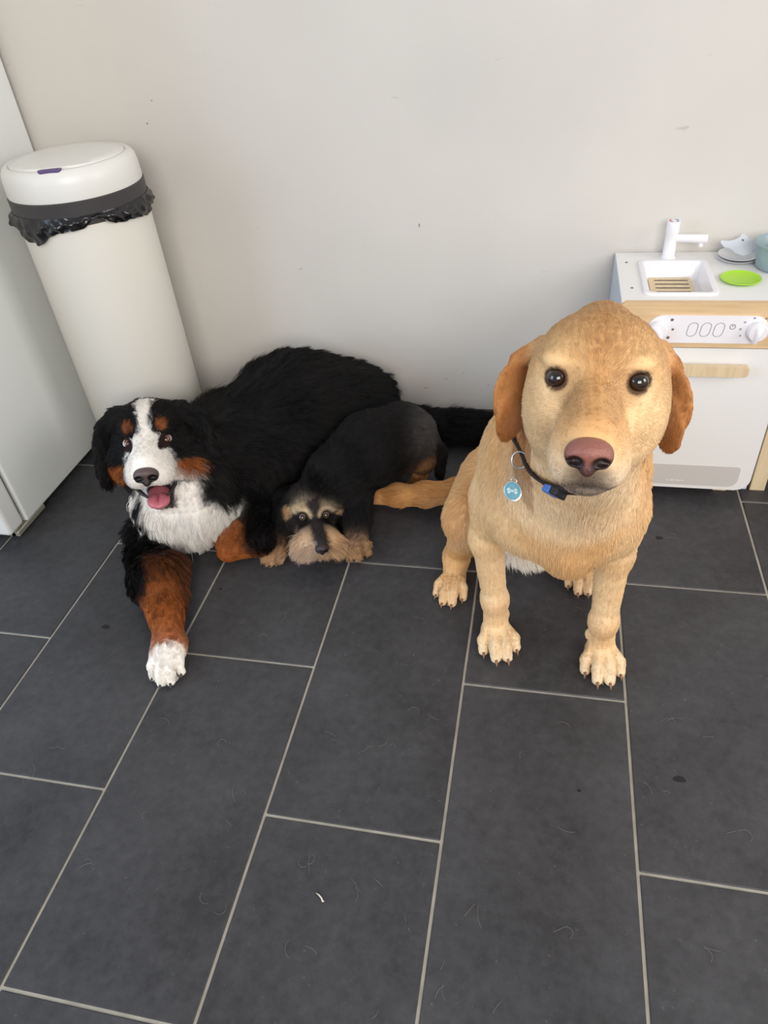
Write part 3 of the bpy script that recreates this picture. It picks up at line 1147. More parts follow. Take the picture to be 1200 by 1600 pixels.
class Frame:
    """local axes of a head: x to the viewer's right, y out along the muzzle, z up."""

    def __init__(self, eye_mid, pitch, roll, turn=0.0):
        o = np.asarray(eye_mid, float)
        f = unit(CAM - o)
        r = unit(C_R - f * (C_R @ f))
        u = np.cross(f, r)
        cr, sr = math.cos(math.radians(roll)), math.sin(math.radians(roll))
        r, u = r * cr + u * sr, u * cr - r * sr           # positive roll lifts the viewer's right side
        ct, s_t = math.cos(math.radians(turn)), math.sin(math.radians(turn))
        f, r = f * ct + r * s_t, r * ct - f * s_t         # positive turn swings the muzzle to the viewer's right
        cp, sp = math.cos(math.radians(pitch)), math.sin(math.radians(pitch))
        f, u = f * cp - u * sp, u * cp + f * sp           # positive pitch drops the muzzle
        self.o, self.X, self.Y, self.Z = o, r, f, u
        self.axes = np.stack([r, f, u])

    def __call__(self, x, y, z):
        return self.o + self.X * x + self.Y * y + self.Z * z

    def local(self, V):
        return (V - self.o) @ self.axes.T

    def v(self, x, y, z):
        return self.X * x + self.Y * y + self.Z * z

    def rot(self, a, about='z'):
        """axes rows rotated by a degrees about a local axis."""
        c, s = math.cos(math.radians(a)), math.sin(math.radians(a))
        X, Y, Z = self.X, self.Y, self.Z
        if about == 'z':
            return np.stack([X * c + Y * s, Y * c - X * s, Z])
        if about == 'y':
            return np.stack([X * c + Z * s, Y, Z * c - X * s])
        return np.stack([X, Y * c + Z * s, Z * c - Y * s])


def axes_from(long_axis, hint=(0, 0, 1)):
    y = unit(np.asarray(long_axis, float))
    x = unit(np.cross(y, np.asarray(hint, float)))
    z = np.cross(x, y)
    return np.stack([x, y, z])


def sstep(a, b, x):
    t = np.clip((x - a) / (b - a), 0, 1)
    return t * t * (3 - 2 * t)


def mixc(C, m, col):
    return C * (1 - m[:, None]) + np.array(col) * m[:, None]


def eyeball(name, c, r, gaze, parent, origin, pupil, iris, sclera, a_p, a_i, up=None):
    V, F = [], []
    nu, nv = 40, 28
    y = unit(np.asarray(gaze, float))
    x = unit(np.cross(y, np.array([0, 0, 1.0])))
    z = np.cross(x, y)
    cols = []
    for j in range(nv + 1):
        th = math.pi * j / nv
        for i in range(nu):
            ph = 2 * math.pi * i / nu
            V.append(np.asarray(c) + r * (math.cos(th) * y + math.sin(th) * (math.cos(ph) * x + math.sin(ph) * z)))
            dg = math.degrees(th)
            if dg < a_p: cc = pupil
            elif dg < a_i: cc = iris
            elif dg < a_i + 8: cc = tuple(0.35 * q for q in iris)
            else: cc = sclera
            cols.append(cc)
    for j in range(nv):
        for i in range(nu):
            i2 = (i + 1) % nu
            F.append((j * nu + i, j * nu + i2, (j + 1) * nu + i2, (j + 1) * nu + i))
    return mesh_obj(name, V, F, M_EYE, parent, True, origin, np.array(cols))


def nose_part(fr, c, s, parent, origin, col, dark, rough=None):
    """s: half width; a rounded pad with two nostrils and a groove."""
    o = fr(*c)
    S = Sculpt(o - 2.4 * s, o + 2.4 * s, s / 15)
    P = lambda x, y, z: o + fr.v(x * s, y * s, z * s)
    S.ell(P(0, -0.25, 0.10), np.array([1.0, 0.75, 0.62]) * s, fr.axes, 0.002)
    S.ell(P(0, 0.05, 0.28), np.array([0.72, 0.55, 0.42]) * s, fr.axes, 0.3 * s)
    for q in (-1, 1):
        S.ell(P(0.55 * q, 0.02, -0.08), np.array([0.42, 0.5, 0.42]) * s, fr.axes, 0.2 * s)
    S.ell(P(0, 0.10, -0.45), np.array([0.34, 0.42, 0.42]) * s, fr.axes, 0.25 * s)
    for q in (-1, 1):
        S.carve(P(0.54 * q, 0.58, -0.14), np.array([0.32, 0.50, 0.24]) * s, fr.axes, 0.10 * s)
        S.carve(P(0.82 * q, 0.36, -0.22), np.array([0.30, 0.34, 0.10]) * s, fr.axes, 0.08 * s)
    S.carve(P(0, 0.62, -0.4), np.array([0.035, 0.22, 0.5]) * s, fr.axes, 0.07 * s)
    V, F = S.skin()
    V = relax(V, F, 2)
    L = ((V - o) @ fr.axes.T) / s
    C = np.tile(np.array(col), (len(V), 1))
    C = mixc(C, sstep(0.05, -0.55, L[:, 2]) * 0.85, dark)
    for q in (-1, 1):
        dd = np.sqrt(((L[:, 0] - 0.54 * q) / 0.44) ** 2 + ((L[:, 2] + 0.18) / 0.34) ** 2)
        C = mixc(C, sstep(1.25, 0.7, dd) * 0.95, tuple(q_ * 0.25 for q_ in dark))
    return mesh_obj('nose', V, F, M_NOSE, parent, True, origin, C)


def paw(S, wrist, fwd, w, l, h, col, toe_col, fur, claws, top=None):
    """a foot on the floor: pad, four toes, claw roots collected in claws."""
    f = unit(np.array([fwd[0], fwd[1], 0.0]))
    r = np.array([-f[1], f[0], 0.0])
    b = np.array([wrist[0], wrist[1], 0.0])
    S.ell(b + f * l * 0.12 + [0, 0, h * 0.48], (w * 0.42, l * 0.36, h * 0.48), np.stack([r, f, [0, 0, 1]]), 0.012, col, fur, f)
    for q, (lat, fw, rr) in enumerate(((-0.44, 0.50, 0.128), (-0.155, 0.72, 0.138), (0.155, 0.72, 0.138), (0.44, 0.50, 0.128))):
        a = b + f * l * 0.15 + r * lat * 0.62 * w + [0, 0, h * 0.74]
        m = b + f * l * (fw - 0.14) + r * lat * 0.96 * w + [0, 0, h * 0.60]
        e = b + f * l * fw + r * lat * w + [0, 0, rr * w * 0.95]
        S.cone(a, m, rr * w * 1.0, rr * w * 1.10, 0.003, col, fur, f)
        S.cone(m, e, rr * w * 1.10, rr * w * 1.0, 0.003, toe_col, fur, f)
        claws.append((e + f * rr * w * 0.75 + [0, 0, 0.002], f + r * lat * 0.35, rr * w))


def claw_parts(claws, parent, origin, col, size=1.0):
    for (p, d, s) in claws:
        d = unit(np.array([d[0], d[1], 0.0]))
        L = s * 1.15 * size
        pts = [p - d * L * 0.4 + [0, 0, 0.001], p + d * L * 0.2 + [0, 0, 0.001], p + d * L * 0.7 - [0, 0, s * 0.25], p + d * L * 1.05 - [0, 0, s * 0.62]]
        V, F = tube(pts, [s * 0.30, s * 0.30, s * 0.22, s * 0.06], 8)
        V = np.array(V)
        V[:, 2] = np.maximum(V[:, 2], 0.0008)
        mesh_obj('claw', V, F, M_CLAW, parent, True, origin, np.tile(np.array(col), (len(V), 1)))

# ------------------------------------------------------------------ yellow labrador, sitting

def collar(root, org, H, S, fs):
    """dark band around the neck with a blue buckle, a steel ring and a round tag."""
    def hit(px, py):
        r = ray(px, py)
        for D in np.arange(0.5, 1.6, 0.002):
            if min(float(f((CAM + r * D)[None])[0]) for f in fs) < 0.012:
                return CAM + r * D
    a, b, c3 = hit(804, 694), hit(866, 766), 0.5 * H(0, -0.17, -0.02) + 0.5 * H(0, -0.15, 0.0)
    n = unit(np.cross(b - a, c3 - a))
    ax0, ax1 = H(0, -0.085, -0.065), np.array([0.054, 0.94, 0.50])
    tt = ((a - ax0) @ n) / ((ax1 - ax0) @ n)
    ctr = ax0 + (ax1 - ax0) * tt
    u = unit(a - ctr)
    w = np.cross(n, u)
    pts = []
    for i in range(64):
        t = 2 * math.pi * i / 64
        dr = u * math.cos(t) + w * math.sin(t)
        r = 0.03
        off = 0.0065 - 0.016 * float(sstep(0.02, 0.22, np.array(dr @ C_R)))      # sinks into the fur on the far side
        while r < 0.2 and min(float(f((ctr + dr * r)[None])[0]) for f in fs) < off:
            r += 0.002
        pts.append((ctr, dr, r))
    rad = np.array([p[2] for p in pts])
    for _ in range(3):
        rad = (np.roll(rad, 1) + rad + np.roll(rad, -1)) / 3
    V, F = [], []
    for i, (c, dr, r) in enumerate(pts):
        for (o, h) in ((0.0, -0.009), (0.0035, -0.009), (0.0035, 0.009), (0.0, 0.009)):
            V.append(c + dr * (rad[i] + o) + n * h)
    for i in range(64):
        j = (i + 1) % 64
        for k in range(4):
            k2 = (k + 1) % 4
            F.append((i * 4 + k, j * 4 + k, j * 4 + k2, i * 4 + k2))
    col = mesh_obj('collar', V, F, M_COLLAR, root, True, org)
    # buckle
    tb = math.atan2((b - ctr) @ w, (b - ctr) @ u)
    dr = u * math.cos(tb) + w * math.sin(tb)
    tg = w * math.cos(tb) - u * math.sin(tb)
    rb = np.interp(tb % (2 * math.pi), np.arange(64) * 2 * math.pi / 64, rad)
    c = ctr + dr * (rb + 0.006)

    def block(name, c, hx, hy, hz, mat):
        V = [c + tg * hx * sx + n * hy * sy + dr * hz * sz for sx in (-1, 1) for sy in (-1, 1) for sz in (-1, 1)]
        F = [(0, 1, 3, 2), (4, 6, 7, 5), (0, 4, 5, 1), (2, 3, 7, 6), (0, 2, 6, 4), (1, 5, 7, 3)]
        o = mesh_obj(name, V, F, mat, col, False, org)
        md = o.modifiers.new('bevel', 'BEVEL')
        md.width = 0.002
        md.segments = 2
        return o
    block('buckle', c - tg * 0.004, 0.006, 0.011, 0.005, M_COLLARB)
    block('buckle_clip', c + tg * 0.009, 0.006, 0.010, 0.005, M_BLACK)
    # ring and tag hanging at the side of the neck
    rc = CAM + ray(812, 719) * ((a - CAM) @ C_F - 0.036)
    fwd = unit(CAM - rc)
    e1 = unit(C_R + 0.15 * C_U)
    e1 = unit(e1 - fwd * (e1 @ fwd) + 0.35 * fwd)
    e2 = np.cross(fwd, e1)
    e2 = unit(e2)
    s = ((rc - CAM) @ C_F) / CAM_F
    R = 13.0 * s
    P = [rc + e1 * R * math.cos(t) + e2 * R * math.sin(t) for t in np.linspace(0, 2 * math.pi, 41)]
    V, F = tube(P, [1.5 * s] * 41, 8, cap=False)
    mesh_obj('ring', V, F, M_STEEL, col, True, org)
    tc = CAM + ray(801, 767) * ((rc - CAM) @ C_F + 0.004)
    tl = CAM + ray(803, 751) * ((rc - CAM) @ C_F + 0.003)
    P = [tl + e1 * 4.5 * s * math.cos(t) + e2 * 5.5 * s * math.sin(t) for t in np.linspace(0, 2 * math.pi, 21)]
    V, F = tube(P, [0.9 * s] * 21, 6, cap=False)
    mesh_obj('ring', V, F, M_STEEL, col, True, org)
    up = unit(e2 - 0.2 * e1)
    rt = np.cross(up, fwd)
    nn = fwd

    def disc(name, r, t0, t1, mat, sx=1.0):
        V, F = [], []
        m = 40
        for (rr, tt) in ((r * 0.94, t0), (r, t0), (r, t1), (r * 0.9, t1 + 0.0004)):
            for i in range(m):
                q = 2 * math.pi * i / m
                V.append(tc + rt * rr * sx * math.cos(q) + up * rr * math.sin(q) + nn * tt)
        for j in range(3):
            for i in range(m):
                i2 = (i + 1) % m
                F.append((j * m + i, j * m + i2, (j + 1) * m + i2, (j + 1) * m + i))
        F.append(tuple(range(m - 1, -1, -1)))
        F.append(tuple(3 * m + i for i in range(m)))
        return mesh_obj(name, V, F, mat, col, False, org)
    disc('tag', 16.5 * s, -0.0012, 0.0012, M_STEEL, 0.84)
    disc('tag_face', 14.5 * s, 0.0012, 0.0019, M_TAG, 0.84)
    # pale emblem on the tag: a little bone
    for (ex, ey, er) in ((-5.0, 4.2, 2.6), (-5.4, 0.6, 2.6), (4.6, -0.4, 2.6), (4.0, -4.0, 2.4), (0, 0.2, 1.9), (-2.5, 1.2, 1.9), (2.4, -1.0, 1.9)):
        V = [tc + rt * (ex + er * math.cos(t)) * s + up * (ey + er * math.sin(t)) * s + nn * 0.0026 for t in np.linspace(0, 2 * math.pi, 13)[:-1]]
        mesh_obj('tag_emblem', V, [tuple(range(12))], M_TAGP, col, False, org)

def build_labrador():
    BASE, PALE, EAR, DARK = lin(228, 184, 130), lin(242, 216, 178), lin(176, 116, 66), lin(194, 140, 82)
    CREAM, TAIL = lin(236, 204, 158), lin(202, 146, 88)
    org = np.array([0.03, 1.08, 0.0])
    root = empty('labrador', org, 'yellow labrador with blue tag sitting upright on the tiles, looking up', 'dog')
    S = Sculpt((-0.47, 0.50, -0.01), (0.30, 1.50, 0.88), 0.0038)
    D = 0.775
    fr = Frame(CAM + ray(932.5, 594.5) * D, 13, -3.0)
    H = fr
    back = fr.v(0, -1, 0.1)
    # torso
    S.ell((0.045, 0.990, 0.430), (0.108, 0.125, 0.152), None, 0.05, BASE, 0.020, (0, 0.2, -1))
    S.cone((0.040, 1.04, 0.41), (0.020, 1.25, 0.24), 0.104, 0.110, 0.06, BASE, 0.022, (-0.1, 0.6, -0.7))
    S.ell((0.0, 1.31, 0.140), (0.120, 0.120, 0.130), None, 0.06, BASE, 0.022, (-0.1, 0.6, -0.7))
    # chest front
    S.ell((0.055, 0.905, 0.392), (0.080, 0.066, 0.090), None, 0.05, lin(236, 194, 138), 0.020, (0, 0, -1))
    S.ell((0.066, 0.895, 0.328), (0.034, 0.036, 0.048), None, 0.035, BASE, 0.016, (0, 0.1, -1))
    S.ell((0.070, 0.925, 0.300), (0.036, 0.040, 0.036), None, 0.035, BASE, 0.016, (0, 0.1, -1))
    for sx in (-1, 1):
        S.ell((0.052 + sx * 0.062, 0.915, 0.372), (0.045, 0.045, 0.068), None, 0.03, CREAM, 0.018, (sx * 0.2, 0, -1))
    # neck
    nb = H(0, -0.105, -0.055)
    S.ell(at_y(822, 862, 1.10), (0.05, 0.03, 0.025), None, 0.02, lin(242, 236, 226), 0.034, (0.4, -0.2, -1))
    n_neck = len(S.prims)
    S.cone(nb, (0.052, 0.955, 0.505), 0.074, 0.105, 0.05, BASE, 0.020, (0, 0.2, -1))
    S.cone(H(0, -0.05, -0.085), (0.056, 0.900, 0.470), 0.050, 0.085, 0.05, PALE, 0.020, (0, 0, -1))
    neck_f = [p[0] for p in S.prims[n_neck:]] + [S.prims[0][0]]
    # shoulders
    S.ell((-0.044, 0.982, 0.392), (0.044, 0.070, 0.108), None, 0.045, CREAM, 0.018, (-0.1, 0.2, -1))
    S.ell((0.136, 0.972, 0.395), (0.044, 0.070, 0.105), None, 0.045, BASE, 0.018, (0.1, 0.2, -1))
    claws = []
    # forelegs
    for sgn, el, wr, pw, fd in ((-1, (-0.074, 0.985, 0.262), (-0.058, 0.985, 0.105), (-0.055, 0.985), (0.25, -1)),
                                (1, (0.147, 0.966, 0.262), (0.146, 0.952, 0.105), (0.150, 0.958), (0.06, -1))):
        sh = (-0.060, 0.978, 0.36) if sgn < 0 else (0.146, 0.965, 0.36)
        S.cone(sh, el, 0.043, 0.031, 0.03, CREAM, 0.014, (0, 0, -1))
        S.cone(el, wr, 0.0295, 0.0228, 0.02, CREAM, 0.009, (0, 0, -1))
        S.ell(np.array(wr) + [0, -0.003, 0], (0.0238, 0.0238, 0.028), None, 0.012, BASE, 0.007, (0, 0, -1))
        pb = (pw[0], pw[1], 0.045)
        S.cone(wr, pb, 0.0230, 0.0240, 0.015, CREAM, 0.007, (0, 0, -1))
        paw(S, pw, fd, 0.074, 0.098, 0.044, CREAM, lin(240, 222, 192), 0.006, claws)
        # dewclaw pad on the inner side
        S.ell(np.array(wr) + [-sgn * 0.022, 0.004, -0.045], (0.007, 0.008, 0.012), None, 0.006, CREAM, 0.006, (0, 0, -1))
    # hind legs (folded, sitting)
    for hip, kn, hk, pw, fd in (((-0.075, 1.27, 0.16), (-0.122, 1.118, 0.195), (-0.150, 1.26, 0.045), (-0.155, 1.120), (-0.10, -1)),
                                ((0.06, 1.29, 0.16), (0.125, 1.21, 0.17), (0.125, 1.33, 0.045), (0.116, 1.185), (0.05, -1))):
        S.cone(hip, kn, 0.092, 0.052, 0.04, BASE, 0.018, (-0.2, -0.2, -1))
        S.ell(np.array(kn) + [0, 0.02, -0.03], (0.040, 0.052, 0.070), None, 0.03, BASE, 0.016, (0, 0.1, -1))
        S.cone(np.array(kn) + [0, 0.005, -0.045], (pw[0], pw[1] + 0.035, 0.055), 0.036, 0.026, 0.025, lin(222, 176, 118), 0.010, (0, 0, -1))
        S.cone(hk, (pw[0], pw[1] + 0.02, 0.035), 0.032, 0.026, 0.02, BASE, 0.010, (0, -1, 0))
        paw(S, pw, fd, 0.066, 0.096, 0.042, lin(230, 190, 138), PALE, 0.006, claws)
    # tail lying on the floor
    tp = [(-0.08, 1.40, 0.08), (-0.17, 1.385, 0.052), (-0.25, 1.372, 0.046), (-0.325, 1.372, 0.036), (-0.395, 1.372, 0.028)]
    tr = [0.042, 0.030, 0.028, 0.026, 0.020]
    for i in range(4):
        S.cone(tp[i], tp[i + 1], tr[i], tr[i + 1], 0.02, TAIL, 0.020)
    # head
    hk_ = dict(axes=H.axes)
    S.ell(H(0, -0.078, -0.006), (0.077, 0.086, 0.064), H.axes, 0.02, lin(208, 166, 116), 0.008, back)
    S.ell(H(0, -0.128, 0.040), (0.030, 0.030, 0.026), H.axes, 0.03, lin(206, 164, 114), 0.008, back)
    S.ell(H(0, -0.055, 0.030), (0.048, 0.050, 0.030), H.axes, 0.03, lin(206, 164, 114), 0.007, back)
    for s in (-1, 1):
        S.ell(H(0.040 * s, -0.016, 0.019), (0.021, 0.017, 0.012), H.axes, 0.010, lin(236, 200, 148), 0.006, back)
        S.ell(H(0.044 * s, -0.055, -0.048), (0.036, 0.050, 0.048), H.axes, 0.03, CREAM, 0.010, H.v(s * 0.3, -1, -0.4))
        S.ell(H(0.038 * s, -0.014, -0.036), (0.022, 0.030, 0.028), H.axes, 0.022, CREAM, 0.007, H.v(s * 0.3, -1, -0.2))
        S.ell(H(0.0205 * s, 0.058, -0.072), (0.0205, 0.040, 0.026), H.axes, 0.012, lin(232, 206, 172), 0.006, H.v(s * 0.3, -0.5, -1))
    S.cone(H(0, -0.016, -0.014), H(0, 0.082, -0.036), 0.028, 0.0235, 0.016, BASE, 0.005, H.v(0, -1, 0))
    S.ell(H(0, 0.043, -0.054), (0.037, 0.060, 0.036), H.axes, 0.02, BASE, 0.006, H.v(0, -1, -0.2))
    S.ell(H(0, 0.052, -0.094), (0.024, 0.036, 0.014), H.axes, 0.012, lin(222, 204, 182), 0.006, H.v(0, -0.4, -1))
    S.cone(H(0, -0.05, -0.07), H(0, 0.03, -0.075), 0.045, 0.030, 0.02, CREAM, 0.008, H.v(0, -1, -0.3))
    # ears: folded flaps hanging at the sides of the skull
    for s in (-1, 1):
        ix = 0.0 if s < 0 else -0.012
        S.cone(H(0.066 * s, -0.108, 0.014), H((0.097 + ix) * s, -0.104, -0.002), 0.014, 0.0100, 0.008, EAR, 0.006, H.v(s, 0, -0.6))
        A = H.rot(-s * 32, 'z')
        A = np.stack([unit(A[0] + s * 0.12 * H.Z), A[1], unit(np.cross(unit(A[0] + s * 0.12 * H.Z), A[1]))])
        S.ell(H((0.102 + ix) * s, -0.104, -0.042), (0.0065, 0.037, 0.042), A, 0.006, EAR, 0.006, H.v(0, 0, -1))
        S.ell(H((0.100 + ix) * s, -0.098, -0.072), (0.0060, 0.030, 0.037), A, 0.006, EAR, 0.006, H.v(0, 0, -1))
    # eye sockets, mouth line
    for s in (-1, 1):
        S.carve(H(0.0435 * s, 0.003, -0.001), (0.0105, 0.012, 0.0095), H.axes, 0.006)
    S.carve(H(0, 0.098, -0.0885), (0.018, 0.020, 0.0022), H.axes, 0.004)
    for s in (-1, 1):
        S.carve(H(0.028 * s, 0.060, -0.0965), (0.012, 0.035, 0.0022), H.rot(s * -18, 'z'), 0.004)
    S.floor_cut()
    V, F = S.skin()
    V = relax(V, F, 1)
    N = vert_normals(V, F)
    C, L, T = S.attrs(V)
    q = H.local(V)
    hd = (q[:, 1] > -0.17) & (np.abs(q[:, 0]) < 0.085) & (q[:, 2] > -0.12)
    hd = hd.astype(float)
    # markings that belong to the coat
    C = mixc(C, hd * np.exp(-(q[:, 0] / 0.011) ** 2) * sstep(-0.03, 0.0, q[:, 2]) * sstep(-0.12, -0.03, q[:, 1]) * 0.5, DARK)
    C = mixc(C, hd * np.exp(-(q[:, 0] / 0.038) ** 2) * sstep(0.0, 0.03, q[:, 2]) * 0.5, lin(194, 148, 98))
    C = mixc(C, hd * sstep(0.045, 0.07, np.abs(q[:, 0])) * sstep(-0.02, 0.01, q[:, 2]) * (q[:, 1] > -0.13) * 0.35, lin(226, 190, 142))
    C = mixc(C, hd * np.exp(-(q[:, 0] / 0.030) ** 2) * sstep(0.055, 0.085, q[:, 1]) * sstep(-0.045, -0.02, q[:, 2]) * 0.4, lin(190, 132, 78))
    muzz = hd * sstep(0.0, 0.075, q[:, 1]) * sstep(-0.050, -0.085, q[:, 2])
    C = mixc(C, muzz * 0.45, lin(226, 206, 182))
    chin = hd * np.exp(-(q[:, 0] / 0.026) ** 4) * sstep(0.060, 0.085, q[:, 1]) * sstep(-0.056, -0.070, q[:, 2]) * sstep(-0.112, -0.100, q[:, 2])
    C = mixc(C, chin * 0.8, lin(72, 58, 52))
    mouth = hd * np.exp(-((q[:, 2] + 0.090) / 0.0035) ** 2) * sstep(0.06, 0.085, q[:, 1])
    C = mixc(C, mouth * 0.75, lin(60, 48, 46))
    for s in (-1, 1):
        e = np.sqrt((q[:, 0] - 0.0435 * s) ** 2 + (q[:, 2] * 1.05) ** 2) + 10 * (q[:, 1] < -0.05)
        C = mixc(C, sstep(0.0148, 0.0125, e) * 0.95, lin(44, 32, 30))
        C = mixc(C, sstep(0.026, 0.014, np.sqrt((q[:, 0] - 0.030 * s) ** 2 + ((q[:, 2] + 0.004)) ** 2) + 10 * (q[:, 1] < -0.05)) * 0.35, lin(150, 108, 74))
        L = np.where(e < 0.0136, 0.0, np.where(e < 0.022, np.minimum(L, 0.003), L))
        # darker ear tips
        er = (np.abs(q[:, 0] - 0.095 * s) < 0.045) & (np.abs(q[:, 0]) > 0.070) & (q[:, 2] < 0) & (q[:, 1] > -0.17) & (q[:, 1] < -0.04)
        C = mixc(C, er * sstep(-0.05, -0.10, q[:, 2]) * 0.6, lin(158, 98, 52))
    nz = np.sqrt((q[:, 0] / 0.026) ** 2 + ((q[:, 1] - 0.108) / 0.022) ** 2 + ((q[:, 2] + 0.050) / 0.023) ** 2)
    L = np.where(nz < 1, 0.0, L)
    L = np.where(hd * (q[:, 1] > 0.05) > 0, np.minimum(L, 0.0045), L)
    # white belly patch seen between the forelegs
    C = mixc(C, np.exp(-((V[:, 0] - 0.01) / 0.06) ** 2 - ((V[:, 1] - 1.08) / 0.08) ** 2) * sstep(0.30, 0.22, V[:, 2]) * sstep(0.02, 0.1, V[:, 2]), lin(240, 232, 220))
    # low-frequency tone variation of the coat
    tone = np.sin(V[:, 0] * 31 + 2 * np.sin(V[:, 2] * 23)) * np.sin(V[:, 2] * 19 + V[:, 1] * 13)
    C = mixc(C, np.clip(tone, 0, 1) * 0.22 * (1 - hd), lin(212, 164, 108))
    C = mixc(C, np.clip(-tone, 0, 1) * 0.22 * (1 - hd), lin(244, 222, 188))
    body = mesh_obj('body', V, F, M_SKIN, root, True, org, C)
    grow_coat('coat', V, F, N, C, L, T, 330000, root, org, M_FUR, lift=0.15, jit=0.15, grav=0.05, seg=4, rad=0.00040, clump=0.40, clump_size=0.009, cjit=0.08, seed=3)
    gaze = CAM - H.o
    for s in (-1, 1):
        c = H(0.0425 * s, -0.0078, -0.0010)
        eyeball('eye', c, 0.0112, CAM - c, root, org, lin(8, 6, 6), lin(40, 24, 15), lin(26, 18, 16), 24, 52)
    nose_part(H, (0, 0.111, -0.049), 0.0235, root, org, lin(146, 92, 80), lin(58, 40, 40))
    claw_parts(claws, root, org, lin(140, 100, 72), 0.85)
    collar(root, org, H, S, neck_f)
    return root, org, H, S


LAB = build_labrador()

# ------------------------------------------------------------------ wire-haired dachshund, head flat on the floor
def build_dachshund():
    BLK, GRY, TAN, BUFF = lin(19, 17, 17), lin(72, 66, 63), lin(162, 116, 74), lin(200, 162, 122)
    org = np.array([-0.42, 1.33, 0.0])
    root = empty('dachshund', org, 'small wire-haired black dachshund with tan beard resting its head on the floor', 'dog')
    S = Sculpt((-0.70, 1.02, -0.01), (-0.18, 1.66, 0.34), 0.0040)
    H = Frame(at_y(491, 806, 1.215), 32, 6.0, 8)
    back = H.v(0, -1, 0.2)
    tl = np.array([0.55, 0.8, 0.1])
    # trunk
    S.cone((-0.462, 1.318, 0.122), (-0.395, 1.400, 0.150), 0.074, 0.080, 0.05, BLK, 0.012, tl)
    S.cone((-0.395, 1.400, 0.150), (-0.330, 1.465, 0.160), 0.080, 0.070, 0.05, BLK, 0.012, tl)
    S.ell((-0.318, 1.468, 0.158), (0.062, 0.070, 0.070), None, 0.03, lin(40, 37, 36), 0.010, (0.5, 0.4, -0.7))
    S.ell((-0.466, 1.318, 0.075), (0.064, 0.055, 0.060), None, 0.03, BLK, 0.014, tl)
    # neck
    S.cone(H(0, -0.055, -0.020), (-0.466, 1.318, 0.115), 0.050, 0.068, 0.02, BLK, 0.014, (0.2, 0.9, 0.1))
    claws = []
    # right foreleg: black sleeve, buff shaggy paw
    sh = at_y(560, 775, 1.30)
    p2 = at_z(556, 838, 0.03)
    S.cone(sh, at_y(558, 815, 1.245), 0.036, 0.030, 0.015, BLK, 0.012, (0, -0.5, -1))
    S.cone(at_y(558, 815, 1.245), (p2[0], p2[1], 0.03), 0.029, 0.026, 0.015, BLK, 0.012)
    paw(S, p2, (0.12, -1), 0.064, 0.072, 0.046, lin(168, 134, 108), BUFF, 0.016, claws)
    # left foreleg: reaching out, buff paw
    p1 = at_z(438, 848, 0.03)
    S.cone(at_y(455, 785, 1.28), (p1[0], p1[1], 0.035), 0.042, 0.026, 0.03, BLK, 0.012)
    paw(S, p1, (-0.45, -1), 0.058, 0.066, 0.044, lin(184, 142, 100), BUFF, 0.018, claws)
    # hind leg
    S.cone((-0.300, 1.465, 0.145), (-0.272, 1.455, 0.085), 0.052, 0.030, 0.03, lin(40, 37, 36), 0.010, (0, 0, -1))
    S.cone((-0.276, 1.448, 0.095), (-0.284, 1.475, 0.035), 0.024, 0.019, 0.012, lin(196, 142, 92), 0.010, (0, 0, -1))
    hp = (-0.290, 1.462)
    paw(S, hp, (-0.1, -1), 0.046, 0.060, 0.036, TAN, TAN, 0.010, claws)
    S.cone((-0.36, 1.500, 0.10), (-0.365, 1.485, 0.03), 0.038, 0.022, 0.02, BLK, 0.010, (0, 0, -1))
    S.ell((-0.325, 1.425, 0.105), (0.038, 0.030, 0.036), None, 0.03, lin(64, 50, 47), 0.008, (0, 0, -1))
    # tail lying along the floor
    S.cone((-0.272, 1.505, 0.160), (-0.240, 1.505, 0.080), 0.020, 0.016, 0.02, BLK, 0.012)
    S.cone((-0.240, 1.505, 0.080), (-0.235, 1.480, 0.022), 0.016, 0.010, 0.02, BLK, 0.012)
    # head
    S.ell(H(0, -0.055, -0.008), (0.050, 0.060, 0.046), H.axes, 0.02, GRY, 0.010, back)
    for s in (-1, 1):
        S.ell(H(0.026 * s, -0.016, 0.018), (0.019, 0.012, 0.009), H.axes, 0.007, lin(200, 176, 144), 0.012, H.v(s * 0.9, 0.1, 0.5))
        S.ell(H(0.030 * s, -0.030, -0.030), (0.026, 0.036, 0.030), H.axes, 0.02, BLK, 0.012, H.v(s * 0.5, -0.6, -0.6))
        S.ell(H(0.027 * s, 0.062, -0.037), (0.026, 0.034, 0.026), H.axes, 0.018, BUFF, 0.036, H.v(s * 0.9, 0.3, -0.7))
        S.ell(H(0.022 * s, 0.030, -0.030), (0.020, 0.030, 0.022), H.axes, 0.018, lin(120, 100, 84), 0.014, H.v(s * 0.6, -0.1, -0.9))
        A = H.rot(-s * 20, 'z')
        S.cone(H(0.044 * s, -0.060, 0.010), H(0.062 * s, -0.052, -0.006), 0.014, 0.011, 0.014, BLK, 0.010, H.v(s, 0, -1))
        S.ell(H(0.066 * s, -0.046, -0.036), (0.0085, 0.028, 0.040), A, 0.010, BLK, 0.014, H.v(0.1 * s, 0.2, -1))
    S.cone(H(0, -0.010, -0.006), H(0, 0.088, -0.026), 0.021, 0.0145, 0.012, lin(52, 46, 46), 0.006, H.v(0, -1, 0))
    S.ell(H(0, 0.060, -0.050), (0.024, 0.036, 0.016), H.axes, 0.012, lin(190, 160, 132), 0.014, H.v(0, 0.3, -1))
    for s in (-1, 1):
        S.carve(H(0.0285 * s, 0.010, 0.002), (0.0095, 0.012, 0.0095), H.axes, 0.005)
    S.floor_cut()
    V, F = S.skin()
    V = relax(V, F, 1)
    N = vert_normals(V, F)
    C, L, T = S.attrs(V, 0.005)
    q = H.local(V)
    x, y, z = q[:, 0], q[:, 1], q[:, 2]
    hd = ((y > -0.13) & (np.abs(x) < 0.085)).astype(float)
